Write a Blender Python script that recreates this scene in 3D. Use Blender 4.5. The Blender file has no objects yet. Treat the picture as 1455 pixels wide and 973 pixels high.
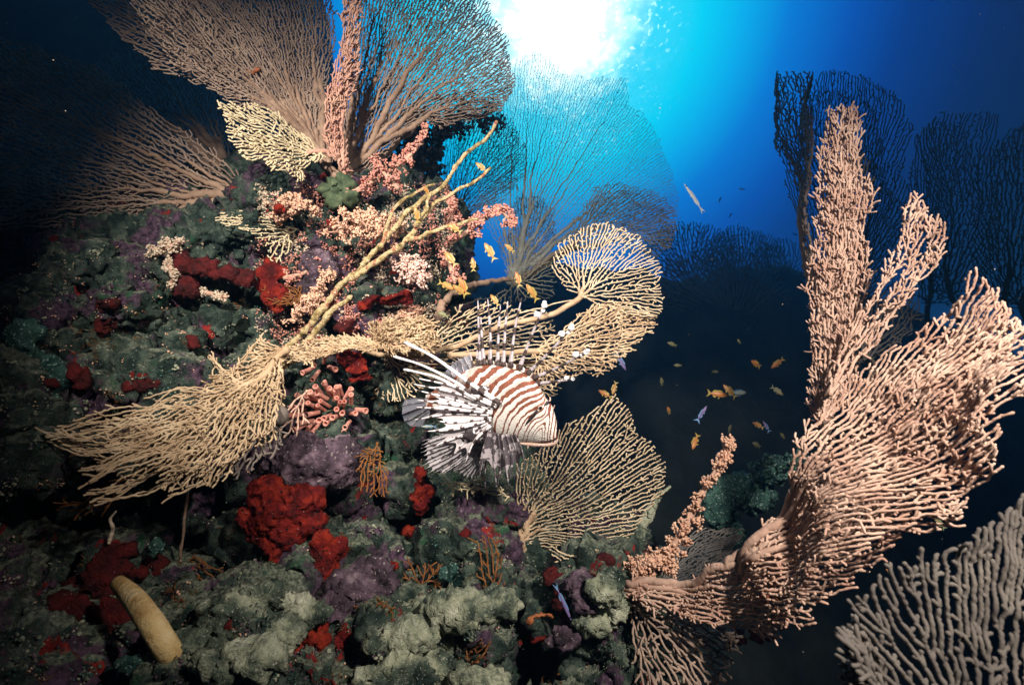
import bpy, math, random
import numpy as np
from mathutils import Vector, Matrix
from mathutils.bvhtree import BVHTree

S = bpy.context.scene
C = S.collection
rad = math.radians

# ------------------------------------------------------------------ camera, water light, sun, strobes, exposure
PW, PH = 1455.0, 973.0
LENS = 20.0
F = PW * LENS / 36.0
PITCH = rad(8.0)
CAM = np.array([0.0, 0.0, 3.0])
FWD = np.array([0.0, math.cos(PITCH), math.sin(PITCH)])
UPV = np.array([0.0, -math.sin(PITCH), math.cos(PITCH)])
RGT = np.array([1.0, 0.0, 0.0])

cam = bpy.data.cameras.new('camera')
cam.lens = LENS; cam.sensor_width = 36.0; cam.clip_start = 0.02; cam.clip_end = 400
cam.dof.use_dof = True; cam.dof.focus_distance = 1.02; cam.dof.aperture_fstop = 7.1
co = bpy.data.objects.new('camera', cam); C.objects.link(co)
co.location = CAM; co.rotation_euler = (rad(90) + PITCH, 0, 0)
S.camera = co

def ray(px, py):
    px = np.asarray(px, float); py = np.asarray(py, float)
    return FWD + np.multiply.outer((px - PW/2)/F, RGT) + np.multiply.outer((PH/2 - py)/F, UPV)
def P(px, py, d):
    return CAM + ray(px, py) * np.asarray(d, float)[..., None]

SUN = ray(786, 26); SUN = SUN/np.linalg.norm(SUN)

def srgb(r, g, b):
    def f(c):
        c /= 255.0
        return c/12.92 if c <= .04045 else ((c+.055)/1.055)**2.4
    return (f(r), f(g), f(b), 1)

world = bpy.data.worlds.new('World'); S.world = world; world.use_nodes = True
nt = world.node_tree; nt.nodes.clear()
def N(t, typ, **kw):
    n = t.nodes.new(typ)
    for k, v in kw.items(): setattr(n, k, v)
    return n
def math_node(t, op, a=None, b=None, c=None):
    n = N(t, 'ShaderNodeMath', operation=op)
    for i, v in enumerate((a, b, c)):
        if v is None: continue
        if isinstance(v, (int, float)): n.inputs[i].default_value = v
        else: t.links.new(v, n.inputs[i])
    return n.outputs[0]
tc = N(nt, 'ShaderNodeTexCoord')
dt = N(nt, 'ShaderNodeVectorMath', operation='DOT_PRODUCT'); dt.inputs[1].default_value = SUN
nt.links.new(tc.outputs['Generated'], dt.inputs[0])
ang = math_node(nt, 'ARCCOSINE', math_node(nt, 'MINIMUM', dt.outputs['Value'], 0.999999))
# ripples of the surface overhead: noise on the horizontal plane of the water surface
sep = N(nt, 'ShaderNodeSeparateXYZ'); nt.links.new(tc.outputs['Generated'], sep.inputs[0])
zc = math_node(nt, 'MAXIMUM', sep.outputs['Z'], 0.08)
comb = N(nt, 'ShaderNodeCombineXYZ')
nt.links.new(math_node(nt, 'DIVIDE', sep.outputs['X'], zc), comb.inputs[0])
nt.links.new(math_node(nt, 'DIVIDE', sep.outputs['Y'], zc), comb.inputs[1])
mp = N(nt, 'ShaderNodeMapping'); mp.inputs['Scale'].default_value = (1.0, .55, 1); mp.inputs['Rotation'].default_value = (0, 0, .5)
nt.links.new(comb.outputs[0], mp.inputs[0])
nz = N(nt, 'ShaderNodeTexNoise'); nz.inputs['Scale'].default_value = 26; nz.inputs['Detail'].default_value = 4; nz.inputs['Distortion'].default_value = .8
nt.links.new(mp.outputs[0], nz.inputs['Vector'])
nz2 = N(nt, 'ShaderNodeTexNoise'); nz2.inputs['Scale'].default_value = 4; nz2.inputs['Detail'].default_value = 3
nt.links.new(mp.outputs[0], nz2.inputs['Vector'])
rip = math_node(nt, 'MULTIPLY_ADD', math_node(nt, 'SUBTRACT', nz.outputs['Fac'], .5), 5.0, math_node(nt, 'MULTIPLY', math_node(nt, 'SUBTRACT', nz2.outputs['Fac'], .5), 6.0))
deg = math_node(nt, 'MULTIPLY', ang, 180/math.pi)
fade = N(nt, 'ShaderNodeMapRange'); fade.interpolation_type = 'SMOOTHSTEP'
fade.inputs['From Min'].default_value = 8.5; fade.inputs['From Max'].default_value = 13; fade.inputs['To Min'].default_value = 1; fade.inputs['To Max'].default_value = 0
nt.links.new(deg, fade.inputs['Value'])
deg2 = math_node(nt, 'MULTIPLY_ADD', rip, fade.outputs[0], deg)
ramp = N(nt, 'ShaderNodeValToRGB')
nt.links.new(math_node(nt, 'DIVIDE', math_node(nt, 'MAXIMUM', deg2, 0), 90.0), ramp.inputs[0])
stops = [(0, (255,255,255)), (3.5, (215,250,255)), (6.6, (130,236,253)), (9.2, (58,222,250)), (12.5, (0,212,244)), (16, (0,172,232)),
         (19.4, (0,118,208)), (23.8, (0,74,168)), (27.5, (0,44,122)), (33, (4,20,76)), (41, (2,4,22)), (56, (1,2,9)), (88, (0,0,2))]
el = ramp.color_ramp.elements
for i, (a, c) in enumerate(stops):
    e = el[i] if i < 2 else el.new(a/90)
    e.position = a/90; e.color = srgb(*c)
bg = N(nt, 'ShaderNodeBackground'); bg.inputs['Strength'].default_value = 1.12
# the sun's own burst, and glints of broken light around it
core = N(nt, 'ShaderNodeMapRange'); core.interpolation_type = 'SMOOTHERSTEP'
core.inputs['From Min'].default_value = 0.0; core.inputs['From Max'].default_value = 9.0; core.inputs['To Min'].default_value = 1.1; core.inputs['To Max'].default_value = 0
nt.links.new(deg2, core.inputs['Value'])
nz3 = N(nt, 'ShaderNodeTexNoise'); nz3.inputs['Scale'].default_value = 85; nz3.inputs['Detail'].default_value = 3; nz3.inputs['Distortion'].default_value = .6
nt.links.new(mp.outputs[0], nz3.inputs['Vector'])
gl = ramp_g = N(nt, 'ShaderNodeMapRange'); gl.inputs['From Min'].default_value = .60; gl.inputs['From Max'].default_value = .70
nt.links.new(nz3.outputs['Fac'], gl.inputs['Value'])
zone = N(nt, 'ShaderNodeMapRange'); zone.interpolation_type = 'SMOOTHSTEP'; zone.inputs['From Min'].default_value = 6; zone.inputs['From Max'].default_value = 12.5; zone.inputs['To Min'].default_value = 1.0; zone.inputs['To Max'].default_value = 0
nt.links.new(math_node(nt, 'MULTIPLY_ADD', math_node(nt, 'SUBTRACT', nz2.outputs['Fac'], .5), 16.0, deg), zone.inputs['Value'])
addl = math_node(nt, 'MULTIPLY_ADD', gl.outputs[0], zone.outputs[0], core.outputs[0])
addc = N(nt, 'ShaderNodeMix', data_type='RGBA', blend_type='ADD'); addc.inputs[0].default_value = 1
vs = N(nt, 'ShaderNodeVectorMath', operation='SCALE'); vs.inputs[0].default_value = (.92, 1.0, .98); nt.links.new(addl, vs.inputs['Scale'])
nt.links.new(ramp.outputs[0], addc.inputs[6]); nt.links.new(vs.outputs[0], addc.inputs[7])
nt.links.new(addc.outputs[2], bg.inputs['Color'])
wo = N(nt, 'ShaderNodeOutputWorld'); nt.links.new(bg.outputs[0], wo.inputs['Surface'])

sl = bpy.data.lights.new('sun', 'SUN'); sl.energy = 0.7; sl.angle = rad(6); sl.color = (.12, .55, 1.0)
so = bpy.data.objects.new('sun', sl); C.objects.link(so)
so.rotation_euler = Vector(SUN).to_track_quat('Z', 'Y').to_euler()

def strobe(loc, target, power, size, blend, color, radius=.035):
    l = bpy.data.lights.new('dive_strobe', 'SPOT'); l.energy = power; l.spot_size = rad(size); l.spot_blend = blend
    l.color = color; l.shadow_soft_size = radius
    o = bpy.data.objects.new('dive_strobe', l); C.objects.link(o)
    o.location = loc
    o.rotation_euler = (Vector(loc) - Vector(target)).to_track_quat('Z', 'Y').to_euler()
strobe((-.48, -.05, 3.74), P(525, 295, 1.2), 180, 67, 1.0, (1.0, .93, .84))
strobe((.50, -.05, 3.54), P(975, 590, .90), 104, 86, 1.0, (1.0, .92, .83))

S.render.engine = 'CYCLES'
S.cycles.max_bounces = 4; S.cycles.diffuse_bounces = 2; S.cycles.glossy_bounces = 2
S.cycles.transmission_bounces = 4; S.cycles.transparent_max_bounces = 12; S.cycles.volume_bounces = 0
S.cycles.use_denoising = True
try: S.cycles.denoiser = 'OPENIMAGEDENOISE'
except Exception: pass
S.cycles.sample_clamp_indirect = 4
S.view_settings.view_transform = 'Standard'; S.view_settings.look = 'None'
S.view_settings.exposure = 0; S.view_settings.gamma = 1

# ------------------------------------------------------------------ noise
_r = np.random.RandomState(7)
PERM = np.concatenate([_r.permutation(256)]*2)
GR = _r.normal(size=(256, 3)); GR /= np.linalg.norm(GR, axis=1)[:, None]
def perlin(p):
    p = np.asarray(p, float); i = np.floor(p).astype(int); f = p - i; i &= 255
    u = f*f*f*(f*(f*6-15)+10)
    r = 0
    for dx in (0, 1):
        for dy in (0, 1):
            for dz in (0, 1):
                h = PERM[(PERM[(PERM[(i[:,0]+dx) & 255] + i[:,1]+dy) & 255] + i[:,2]+dz) & 255]
                g = (GR[h] * (f - np.array([dx, dy, dz]))).sum(1)
                w = (u[:,0] if dx else 1-u[:,0])*(u[:,1] if dy else 1-u[:,1])*(u[:,2] if dz else 1-u[:,2])
                r = r + g*w
    return r
def fbm(p, o=4):
    r = 0; a = 1
    for k in range(o):
        r = r + a*perlin(p*2**k + 17.3*k); a *= .5
    return r

# ------------------------------------------------------------------ mesh building
class MB:
    def __init__(s): s.v = []; s.f = []; s.n = 0; s.attr = []
    def add(s, v, f, a=None):
        v = np.asarray(v, float).reshape(-1, 3)
        s.v.append(v); s.f.extend([tuple(int(i)+s.n for i in q) for q in f]) if not isinstance(f, np.ndarray) else s.f.extend((f+s.n).tolist())
        s.attr.append(np.zeros(len(v)) if a is None else np.broadcast_to(np.asarray(a, float), (len(v),)))
        s.n += len(v)
    def mesh(s, name, mat=None, smooth=True, attr=None):
        m = bpy.data.meshes.new(name)
        v = np.concatenate(s.v) if s.v else np.zeros((0, 3))
        m.from_pydata(v.tolist(), [], s.f)
        if smooth: m.polygons.foreach_set('use_smooth', [True]*len(m.polygons))
        if attr:
            a = m.attributes.new(attr, 'FLOAT', 'POINT'); a.data.foreach_set('value', np.concatenate(s.attr).astype(np.float32))
        if mat: m.materials.append(mat)
        m.update()
        return m

def ico(sub=1):
    import bmesh
    b = bmesh.new(); bmesh.ops.create_icosphere(b, subdivisions=sub, radius=1)
    v = np.array([x.co[:] for x in b.verts]); f = np.array([[x.index for x in q.verts] for q in b.faces]); b.free()
    return v, f
ICO = {k: ico(k) for k in (1, 2, 3, 4)}

def link(name, mesh, parent=None):
    o = bpy.data.objects.new(name, mesh); C.objects.link(o)
    if parent is not None:
        o.parent = parent; o.matrix_parent_inverse = Matrix.Translation(-Vector(parent.location))
    return o
def tag(o, label, cat, group=None):
    o['label'] = label; o['category'] = cat
    if group: o['group'] = group
    return o
def thing(name, label, cat, loc, group=None):
    o = bpy.data.objects.new(name, None); C.objects.link(o); o.location = Vector(loc); o.empty_display_size = .02
    return tag(o, label, cat, group)

def tree_tubes(mb, pos, parent, rad_, ref, sides=6, sel=None, tipround=True):
    """tubes along a tree: parent[i] < 0 for roots. ref: reference vector for the ring frame."""
    n = len(pos)
    child_best = np.full(n, -1); best = np.full(n, -1.0)
    for i in range(n):
        p = parent[i]
        if p >= 0 and rad_[i] > best[p]: best[p] = rad_[i]; child_best[p] = i
    idx = np.arange(n); has = parent >= 0
    din = np.zeros((n, 3)); din[has] = pos[has] - pos[parent[has]]
    dout = np.zeros((n, 3)); hc = child_best >= 0; dout[hc] = pos[child_best[hc]] - pos[hc]
    def nrm(a): return a/np.maximum(np.linalg.norm(a, axis=1), 1e-9)[:, None]
    t = nrm(nrm(din) + nrm(dout))
    ref = np.asarray(ref, float).reshape(3)
    def frame(t):
        b = nrm(np.cross(t, ref)); return b, np.cross(b, t)
    ang = np.arange(sides)*2*math.pi/sides
    ca, sa = np.cos(ang), np.sin(ang)
    def rings(c, t, r):
        b, q = frame(t)
        return c[:, None] + r[:, None, None]*(ca[None, :, None]*b[:, None] + sa[None, :, None]*q[:, None])
    use = has if sel is None else (has & sel)
    e = idx[use]
    if len(e) == 0: return
    par = parent[e]
    start = (child_best[par] != e) | ~use[par] | (parent[par] < 0)
    R = rings(pos, t, rad_)
    # ring ids
    off = 0; V = []
    rid = np.full(n, -1); rid[e] = np.arange(len(e)); V.append(R[e].reshape(-1, 3))
    es = e[start]; ps = parent[es]
    r0 = np.minimum(rad_[ps], rad_[es]*1.25)
    V.append(rings(pos[ps], nrm(din[es]), r0).reshape(-1, 3))
    sid = {int(k): len(e)+j for j, k in enumerate(es)}
    prev = np.array([sid[int(k)] if s else rid[int(p)] for k, s, p in zip(e, start, par)])
    cur = rid[e]
    k = np.arange(sides); k2 = (k+1) % sides
    Fq = np.stack([prev[:, None]*sides + k, prev[:, None]*sides + k2, cur[:, None]*sides + k2, cur[:, None]*sides + k], -1).reshape(-1, 4)
    base = (len(e)+len(es))*sides
    tips = e[(child_best[e] < 0) | (~use[np.maximum(child_best[e], 0)])]
    V.append(pos[tips] + nrm(din[tips])*rad_[tips][:, None]*.9)
    tv = base + np.arange(len(tips)); tr = rid[tips]
    Ft = np.stack([tr[:, None]*sides + k, tr[:, None]*sides + k2, np.broadcast_to(tv[:, None], (len(tips), sides))], -1).reshape(-1, 3)
    VV = np.concatenate(V)
    mb.add(VV, Fq.tolist() + Ft.tolist())

def tube(mb, pts, r, sides=8, ref=(.31, .52, .79), sub=1, a=None):
    pts = np.asarray(pts, float); n = len(pts); r = np.broadcast_to(np.asarray(r, float), (n,)).copy()
    if sub > 1:
        pts, r = spline(pts, sub, r); n = len(pts)
    t = np.gradient(pts, axis=0); t /= np.maximum(np.linalg.norm(t, axis=1), 1e-9)[:, None]
    b = np.cross(t, np.asarray(ref, float)); b /= np.maximum(np.linalg.norm(b, axis=1), 1e-9)[:, None]; q = np.cross(b, t)
    an = np.arange(sides)*2*math.pi/sides
    V = pts[:, None] + r[:, None, None]*(np.cos(an)[None, :, None]*b[:, None] + np.sin(an)[None, :, None]*q[:, None])
    V = V.reshape(-1, 3); f = []
    for i in range(n-1):
        for k in range(sides):
            k2 = (k+1) % sides; f.append((i*sides+k, i*sides+k2, (i+1)*sides+k2, (i+1)*sides+k))
    V = np.concatenate([V, [pts[0]-t[0]*r[0]*.7, pts[-1]+t[-1]*r[-1]*.9]])
    for k in range(sides):
        k2 = (k+1) % sides
        f.append((k2, k, n*sides)); f.append(((n-1)*sides+k, (n-1)*sides+k2, n*sides+1))
    if a is not None:
        aa = np.repeat(np.interp(np.linspace(0, 1, n), np.linspace(0, 1, len(a)), a), sides); a = np.concatenate([aa, [aa[0], aa[-1]]])
    mb.add(V, f, a)

def spline(pts, sub, *extra):
    pts = np.asarray(pts, float); n = len(pts)
    P0 = np.vstack([2*pts[0]-pts[1], pts, 2*pts[-1]-pts[-2]])
    out = []; tt = []
    for i in range(n-1):
        a, b, c, d = P0[i:i+4]
        for s in np.linspace(0, 1, sub, endpoint=False):
            out.append(.5*((2*b) + (c-a)*s + (2*a-5*b+4*c-d)*s*s + (3*b-a-3*c+d)*s**3)); tt.append(i+s)
    out.append(pts[-1]); tt.append(n-1)
    res = [np.array(out)] + [np.interp(tt, np.arange(n), np.asarray(x, float)) for x in extra]
    return res if extra else res[0]

def inside(poly, p):
    poly = np.asarray(poly, float); x, y = p[:, 0], p[:, 1]; r = np.zeros(len(p), bool); j = len(poly)-1
    for i in range(len(poly)):
        xi, yi = poly[i]; xj, yj = poly[j]
        with np.errstate(divide='ignore', invalid='ignore'):
            c = ((yi > y) != (yj > y)) & (x < (xj-xi)*(y-yi)/(yj-yi+1e-12)+xi)
        r ^= c; j = i
    return r

# ------------------------------------------------------------------ materials
def noise_chain(t, scale, detail=4, rough=.55, coord=None, dist=0):
    n = N(t, 'ShaderNodeTexNoise'); n.inputs['Scale'].default_value = scale; n.inputs['Detail'].default_value = detail
    n.inputs['Roughness'].default_value = rough; n.inputs['Distortion'].default_value = dist
    if coord is None:
        g = t.nodes.get('geo') or N(t, 'ShaderNodeNewGeometry', name='geo'); coord = g.outputs['Position']
    t.links.new(coord, n.inputs['Vector']); return n.outputs['Fac']
def ramp_node(t, fac, stops):
    r = N(t, 'ShaderNodeValToRGB'); el = r.color_ramp.elements
    for i, (p, c) in enumerate(stops):
        e = el[i] if i < 2 else el.new(p)
        e.position = p; e.color = (*c[:3], 1) if len(c) >= 3 else (c[0], c[0], c[0], 1)
    t.links.new(fac, r.inputs[0]); return r.outputs[0]
def mixc(t, fac, a, b):
    m = N(t, 'ShaderNodeMix', data_type='RGBA')
    for v, i in ((fac, 0), (a, 6), (b, 7)):
        if isinstance(v, (int, float)): m.inputs[i].default_value = v
        elif isinstance(v, tuple): m.inputs[i].default_value = (*v[:3], 1)
        else: t.links.new(v, m.inputs[i])
    return m.outputs[2]
def new_mat(name):
    m = bpy.data.materials.new(name); m.use_nodes = True
    t = m.node_tree; b = t.nodes['Principled BSDF']; return m, t, b
def bump(t, b, h, strength, dist):
    n = N(t, 'ShaderNodeBump'); n.inputs['Strength'].default_value = strength; n.inputs['Distance'].default_value = dist
    t.links.new(h, n.inputs['Height']); t.links.new(n.outputs[0], b.inputs['Normal'])
def mottled(name, stops, scale, rough=.75, bscale=None, bstr=.5, bdist=.003, spec=.25, speck=None, speckscale=300, speckthr=.68, pores=0):
    m, t, b = new_mat(name)
    c = ramp_node(t, noise_chain(t, scale, 5), stops)
    if speck:
        c = mixc(t, ramp_node(t, noise_chain(t, speckscale, 2), [(speckthr-.03, (0, 0, 0)), (speckthr+.03, (1, 1, 1))]), c, speck)
    if pores:
        vo = N(t, 'ShaderNodeTexVoronoi'); vo.inputs['Scale'].default_value = pores; t.links.new(t.nodes['geo'].outputs['Position'], vo.inputs['Vector'])
        pm = ramp_node(t, vo.outputs['Distance'], [(.16, (1, 1, 1)), (.26, (0, 0, 0))])
        c = mixc(t, math_node(t, 'MULTIPLY', pm, ramp_node(t, noise_chain(t, 14, 2), [(.42, (0, 0, 0)), (.5, (1, 1, 1))])), c, (.012, .004, .004))
    t.links.new(c, b.inputs['Base Color']); b.inputs['Roughness'].default_value = rough
    b.inputs['Specular IOR Level'].default_value = spec
    bump(t, b, noise_chain(t, bscale or scale*5, 5, .65), bstr, bdist)
    return m

def fan_mat(name, dark, light, sc=40):
    return mottled(name, [(.32, dark), (.68, light)], sc, .8, 500, .5, .0012, .15)
M_GOLD = fan_mat('golden_gorgonian', (.44, .29, .17), (.65, .49, .32))
M_GOLD2 = fan_mat('pale_gold_gorgonian', (.46, .34, .21), (.67, .54, .37))
M_PEACH = fan_mat('peach_gorgonian', (.42, .24, .175), (.63, .435, .335), 26)
M_PEACH2 = fan_mat('warm_pink_gorgonian', (.40, .23, .17), (.59, .40, .305), 30)
M_TAN = fan_mat('tan_gorgonian', (.36, .24, .14), (.60, .45, .29), 26)
M_PINK = fan_mat('pink_gorgonian', (.50, .25, .19), (.66, .40, .29), 25)
M_BROWN = fan_mat('brown_gorgonian', (.24, .165, .13), (.43, .315, .24), 20)
M_GREY = fan_mat('grey_gorgonian', (.16, .14, .13), (.27, .24, .21), 20)
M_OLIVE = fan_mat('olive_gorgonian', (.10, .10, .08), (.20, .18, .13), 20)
M_CREAM = fan_mat('cream_gorgonian', (.52, .42, .26), (.70, .58, .38), 30)
M_RUST = fan_mat('rust_gorgonian', (.15, .055, .016), (.27, .11, .035), 60)
M_COMB = fan_mat('beige_grey_gorgonian', (.095, .08, .072), (.18, .155, .132), 18)
M_LACY = fan_mat('lacy_gorgonian', (.16, .17, .16), (.28, .28, .25), 20)
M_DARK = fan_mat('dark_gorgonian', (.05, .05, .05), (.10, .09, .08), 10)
M_MAUVE = fan_mat('mauve_gorgonian', (.13, .105, .095), (.23, .19, .16), 14)
M_STALK = mottled('gorgonian_stalk', [(.3, (.26, .16, .11)), (.7, (.46, .31, .22))], 30, .8, 220, .6, .003, .2)
M_STALKG = mottled('golden_stalk', [(.3, (.36, .22, .13)), (.7, (.58, .42, .27))], 30, .8, 260, .6, .003, .2)
M_STALKD = mottled('dark_stalk', [(.3, (.10, .08, .06)), (.7, (.20, .16, .12))], 20, .8, 200, .6, .003, .2)

# reef rock
def reef_mat():
    m, t, b = new_mat('reef_rock')
    base = ramp_node(t, noise_chain(t, 24, 8, .70), [(.32, (.006, .011, .010)), (.46, (.024, .042, .034)), (.56, (.075, .105, .082)), (.66, (.17, .20, .15)), (.76, (.36, .38, .29))])
    # algae / coralline / sponge patches
    pur = ramp_node(t, noise_chain(t, 9, 5, .6), [(.53, (0, 0, 0)), (.58, (1, 1, 1))])
    c = mixc(t, pur, base, ramp_node(t, noise_chain(t, 90, 3), [(.35, (.035, .02, .035)), (.65, (.15, .085, .13))]))
    g2 = N(t, 'ShaderNodeVectorMath', operation='ADD'); g2.inputs[1].default_value = (3.1, 7.7, 1.3)
    t.links.new(t.nodes['geo'].outputs['Position'], g2.inputs[0])
    redm = ramp_node(t, noise_chain(t, 11, 4, .55, g2.outputs[0], .4), [(.635, (0, 0, 0)), (.65, (1, 1, 1))])
    c = mixc(t, redm, c, ramp_node(t, noise_chain(t, 60, 3), [(.35, (.16, .012, .012)), (.65, (.36, .03, .022))]))
    grn = ramp_node(t, noise_chain(t, 13, 3, .5, g2.outputs[0], .4), [(.30, (1, 1, 1)), (.36, (0, 0, 0))])
    c = mixc(t, grn, c, (.03, .10, .05))
    # sand settled on ledges
    sepn = N(t, 'ShaderNodeSeparateXYZ'); t.links.new(t.nodes['geo'].outputs['Normal'], sepn.inputs[0])
    led = math_node(t, 'MULTIPLY_ADD', noise_chain(t, 22, 4), 1.1, math_node(t, 'SUBTRACT', sepn.outputs['Z'], .95))
    sand = ramp_node(t, led, [(.22, (0, 0, 0)), (.44, (1, 1, 1))])
    c = mixc(t, sand, c, ramp_node(t, noise_chain(t, 160, 4), [(.35, (.06, .08, .055)), (.65, (.30, .33, .24))]))
    sp = ramp_node(t, noise_chain(t, 230, 3), [(.68, (0, 0, 0)), (.72, (1, 1, 1))])
    c = mixc(t, sp, c, ramp_node(t, noise_chain(t, 35, 2), [(.4, (.55, .42, .36)), (.5, (.50, .52, .46)), (.62, (.25, .40, .34))]))
    t.links.new(c, b.inputs['Base Color']); b.inputs['Roughness'].default_value = .85; b.inputs['Specular IOR Level'].default_value = .2
    h = math_node(t, 'ADD', noise_chain(t, 90, 6, .7), math_node(t, 'MULTIPLY', noise_chain(t, 320, 3, .7), .45))
    bump(t, b, h, 1.0, .012)
    return m
M_REEF = reef_mat()
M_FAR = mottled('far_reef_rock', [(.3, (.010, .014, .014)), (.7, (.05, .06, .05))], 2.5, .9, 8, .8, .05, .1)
M_SEABED = mottled('seabed_sand', [(.3, (.04, .05, .05)), (.7, (.09, .10, .09))], 1.2, .9, 6, .6, .03, .1)
M_PURPLE = mottled('purple_coralline', [(.32, (.022, .016, .020)), (.48, (.085, .055, .075)), (.60, (.17, .11, .145)), (.74, (.34, .27, .28))], 30, .85, 120, 1.0, .010, .2, (.36, .30, .29), 150, .67)
M_PALE = mottled('sandy_rock', [(.30, (.02, .035, .028)), (.43, (.10, .13, .095)), (.54, (.40, .42, .29)), (.72, (.66, .66, .50))], 18, .9, 110, 1.0, .014, .15, (.60, .58, .48), 260, .66)
M_RED = mottled('red_sponge', [(.30, (.05, .004, .004)), (.45, (.13, .006, .005)), (.60, (.27, .020, .008)), (.75, (.34, .04, .014))], 30, .75, 80, 1.0, .014, .2, (.46, .30, .24), 170, .72, 75)
M_REDD = mottled('dark_red_sponge', [(.30, (.016, .002, .002)), (.45, (.06, .005, .005)), (.7, (.13, .009, .008))], 30, .75, 80, 1.0, .014, .25, (.42, .30, .26), 230, .74, 65)
M_ORANGE = mottled('orange_sponge', [(.3, (.24, .06, .02)), (.7, (.44, .16, .06))], 40, .7, 150, .7, .003, .3)
M_YELLOW = mottled('yellow_tube', [(.3, (.46, .26, .09)), (.5, (.66, .46, .20)), (.7, (.74, .58, .32))], 34, .7, 110, .8, .005, .2)
M_GREENCORAL = mottled('green_table_coral', [(.3, (.012, .045, .038)), (.7, (.07, .16, .13))], 40, .85, 130, 1.0, .012, .2, (.28, .40, .36), 200, .62)
M_TURF = mottled('algal_turf', [(.3, (.03, .05, .03)), (.7, (.12, .15, .08))], 60, .9, 200, .3, .002, .1)
M_STICK = mottled('encrusted_stick', [(.30, (.07, .055, .025)), (.42, (.34, .24, .10)), (.54, (.60, .48, .27)), (.66, (.36, .10, .05)), (.74, (.60, .50, .34))], 65, .85, 180, 1.0, .008, .15)
M_SOFT_PINK = mottled('pink_polyps', [(.3, (.46, .16, .12)), (.7, (.72, .36, .28))], 60, .7, 500, .6, .002, .3)
M_SOFT_PEACH = mottled('peach_polyps', [(.3, (.60, .30, .19)), (.7, (.82, .54, .38))], 60, .7, 500, .6, .002, .3)
M_SOFT_BRIGHT = mottled('bright_pink_polyps', [(.3, (.66, .36, .30)), (.7, (.86, .66, .56))], 60, .7, 500, .6, .002, .3)
M_SOFT_CREAM = mottled('cream_polyps', [(.3, (.48, .36, .26)), (.7, (.70, .56, .42))], 60, .7, 500, .6, .002, .3)
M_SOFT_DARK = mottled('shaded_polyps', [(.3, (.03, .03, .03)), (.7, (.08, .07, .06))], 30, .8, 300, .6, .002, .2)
M_SOFT_STALK = mottled('soft_coral_stalk', [(.3, (.40, .22, .15)), (.7, (.60, .38, .28))], 40, .7, 300, .6, .002, .3)

# ------------------------------------------------------------------ blobs (merged by voxel remesh)
def blob_mesh(name, prims, voxel, octaves, mat, seed=0):
    """prims: (center, (rx,ry,rz)) lumps merged to one skin, then displaced along the normal."""
    rng = np.random.RandomState(seed); mb = MB(); iv, if_ = ICO[3]
    for c, r in prims:
        r = np.broadcast_to(np.asarray(r, float), (3,))
        q = rng.normal(size=(3, 3)); u, _, vt = np.linalg.svd(q)
        k = 1 + .16*perlin(iv*1.6 + rng.uniform(0, 50, 3))[:, None]
        v = (iv*k)*r if np.ptp(r) > 1e-9 else (iv*k) @ (u @ vt) * r
        mb.add(v + np.asarray(c), if_)
    me = mb.mesh(name + '_raw')
    o = bpy.data.objects.new('tmp', me); C.objects.link(o)
    md = o.modifiers.new('r', 'REMESH'); md.mode = 'VOXEL'; md.voxel_size = voxel; md.adaptivity = 0
    dg = bpy.context.evaluated_depsgraph_get(); dg.update()
    m2 = bpy.data.meshes.new_from_object(o.evaluated_get(dg)); m2.name = name
    bpy.data.objects.remove(o); bpy.data.meshes.remove(me)
    n = len(m2.vertices); v = np.empty(n*3); m2.vertices.foreach_get('co', v); v = v.reshape(-1, 3)
    nr = np.empty(n*3, np.float32); m2.vertex_normals.foreach_get('vector', nr); nr = nr.reshape(-1, 3)
    d = np.zeros(n)
    for fq, am, kind in octaves:
        x = perlin(v*fq + seed*3.7)
        if kind == 'ridge': x = .5 - np.abs(x)*2
        if kind == 'fbm': x = fbm(v*fq + seed*1.9, 4)
        d += am*x
    v = v + nr*d[:, None]
    m2.vertices.foreach_set('co', v.ravel()); m2.polygons.foreach_set('use_smooth', [True]*len(m2.polygons))
    m2.materials.clear(); m2.materials.append(mat); m2.update()
    return m2

rnd = np.random.RandomState(11)
# ---- the near reef
CTRL = np.array([(500,973,.82),(700,900,.92),(850,850,1.02),(300,973,.70),(0,973,.62),(-300,973,.55),(0,650,.85),(200,600,1.05),(100,450,1.2),(0,350,1.5),
    (-300,500,1.1),(300,380,1.35),(400,300,1.42),(480,262,1.55),(560,350,1.45),(600,420,1.5),(520,500,1.36),(600,600,1.36),(450,650,1.2),(650,700,1.28),(560,780,1.22),
    (300,780,1.30),(200,750,1.2),(750,790,1.15),(870,820,1.08),(400,450,1.36),(120,800,1.0),(400,900,.92),(900,1000,.98),(600,1200,.62),(200,1200,.5),(900,1200,.75)], float)
def reef_depth(px, py):
    w = 1/(((CTRL[:, 0]-px)**2 + (CTRL[:, 1]-py)**2) + 900)**1.5
    return float((w*CTRL[:, 2]).sum()/w.sum())
REEF = [(-420,360),(60,352),(200,350),(300,338),(352,312),(398,278),(470,266),(540,275),(585,335),(600,400),(562,450),(548,500),(560,560),(640,610),(700,690),(760,785),(868,800),(892,870),(905,1000),(950,1300),(-420,1300)]
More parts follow.
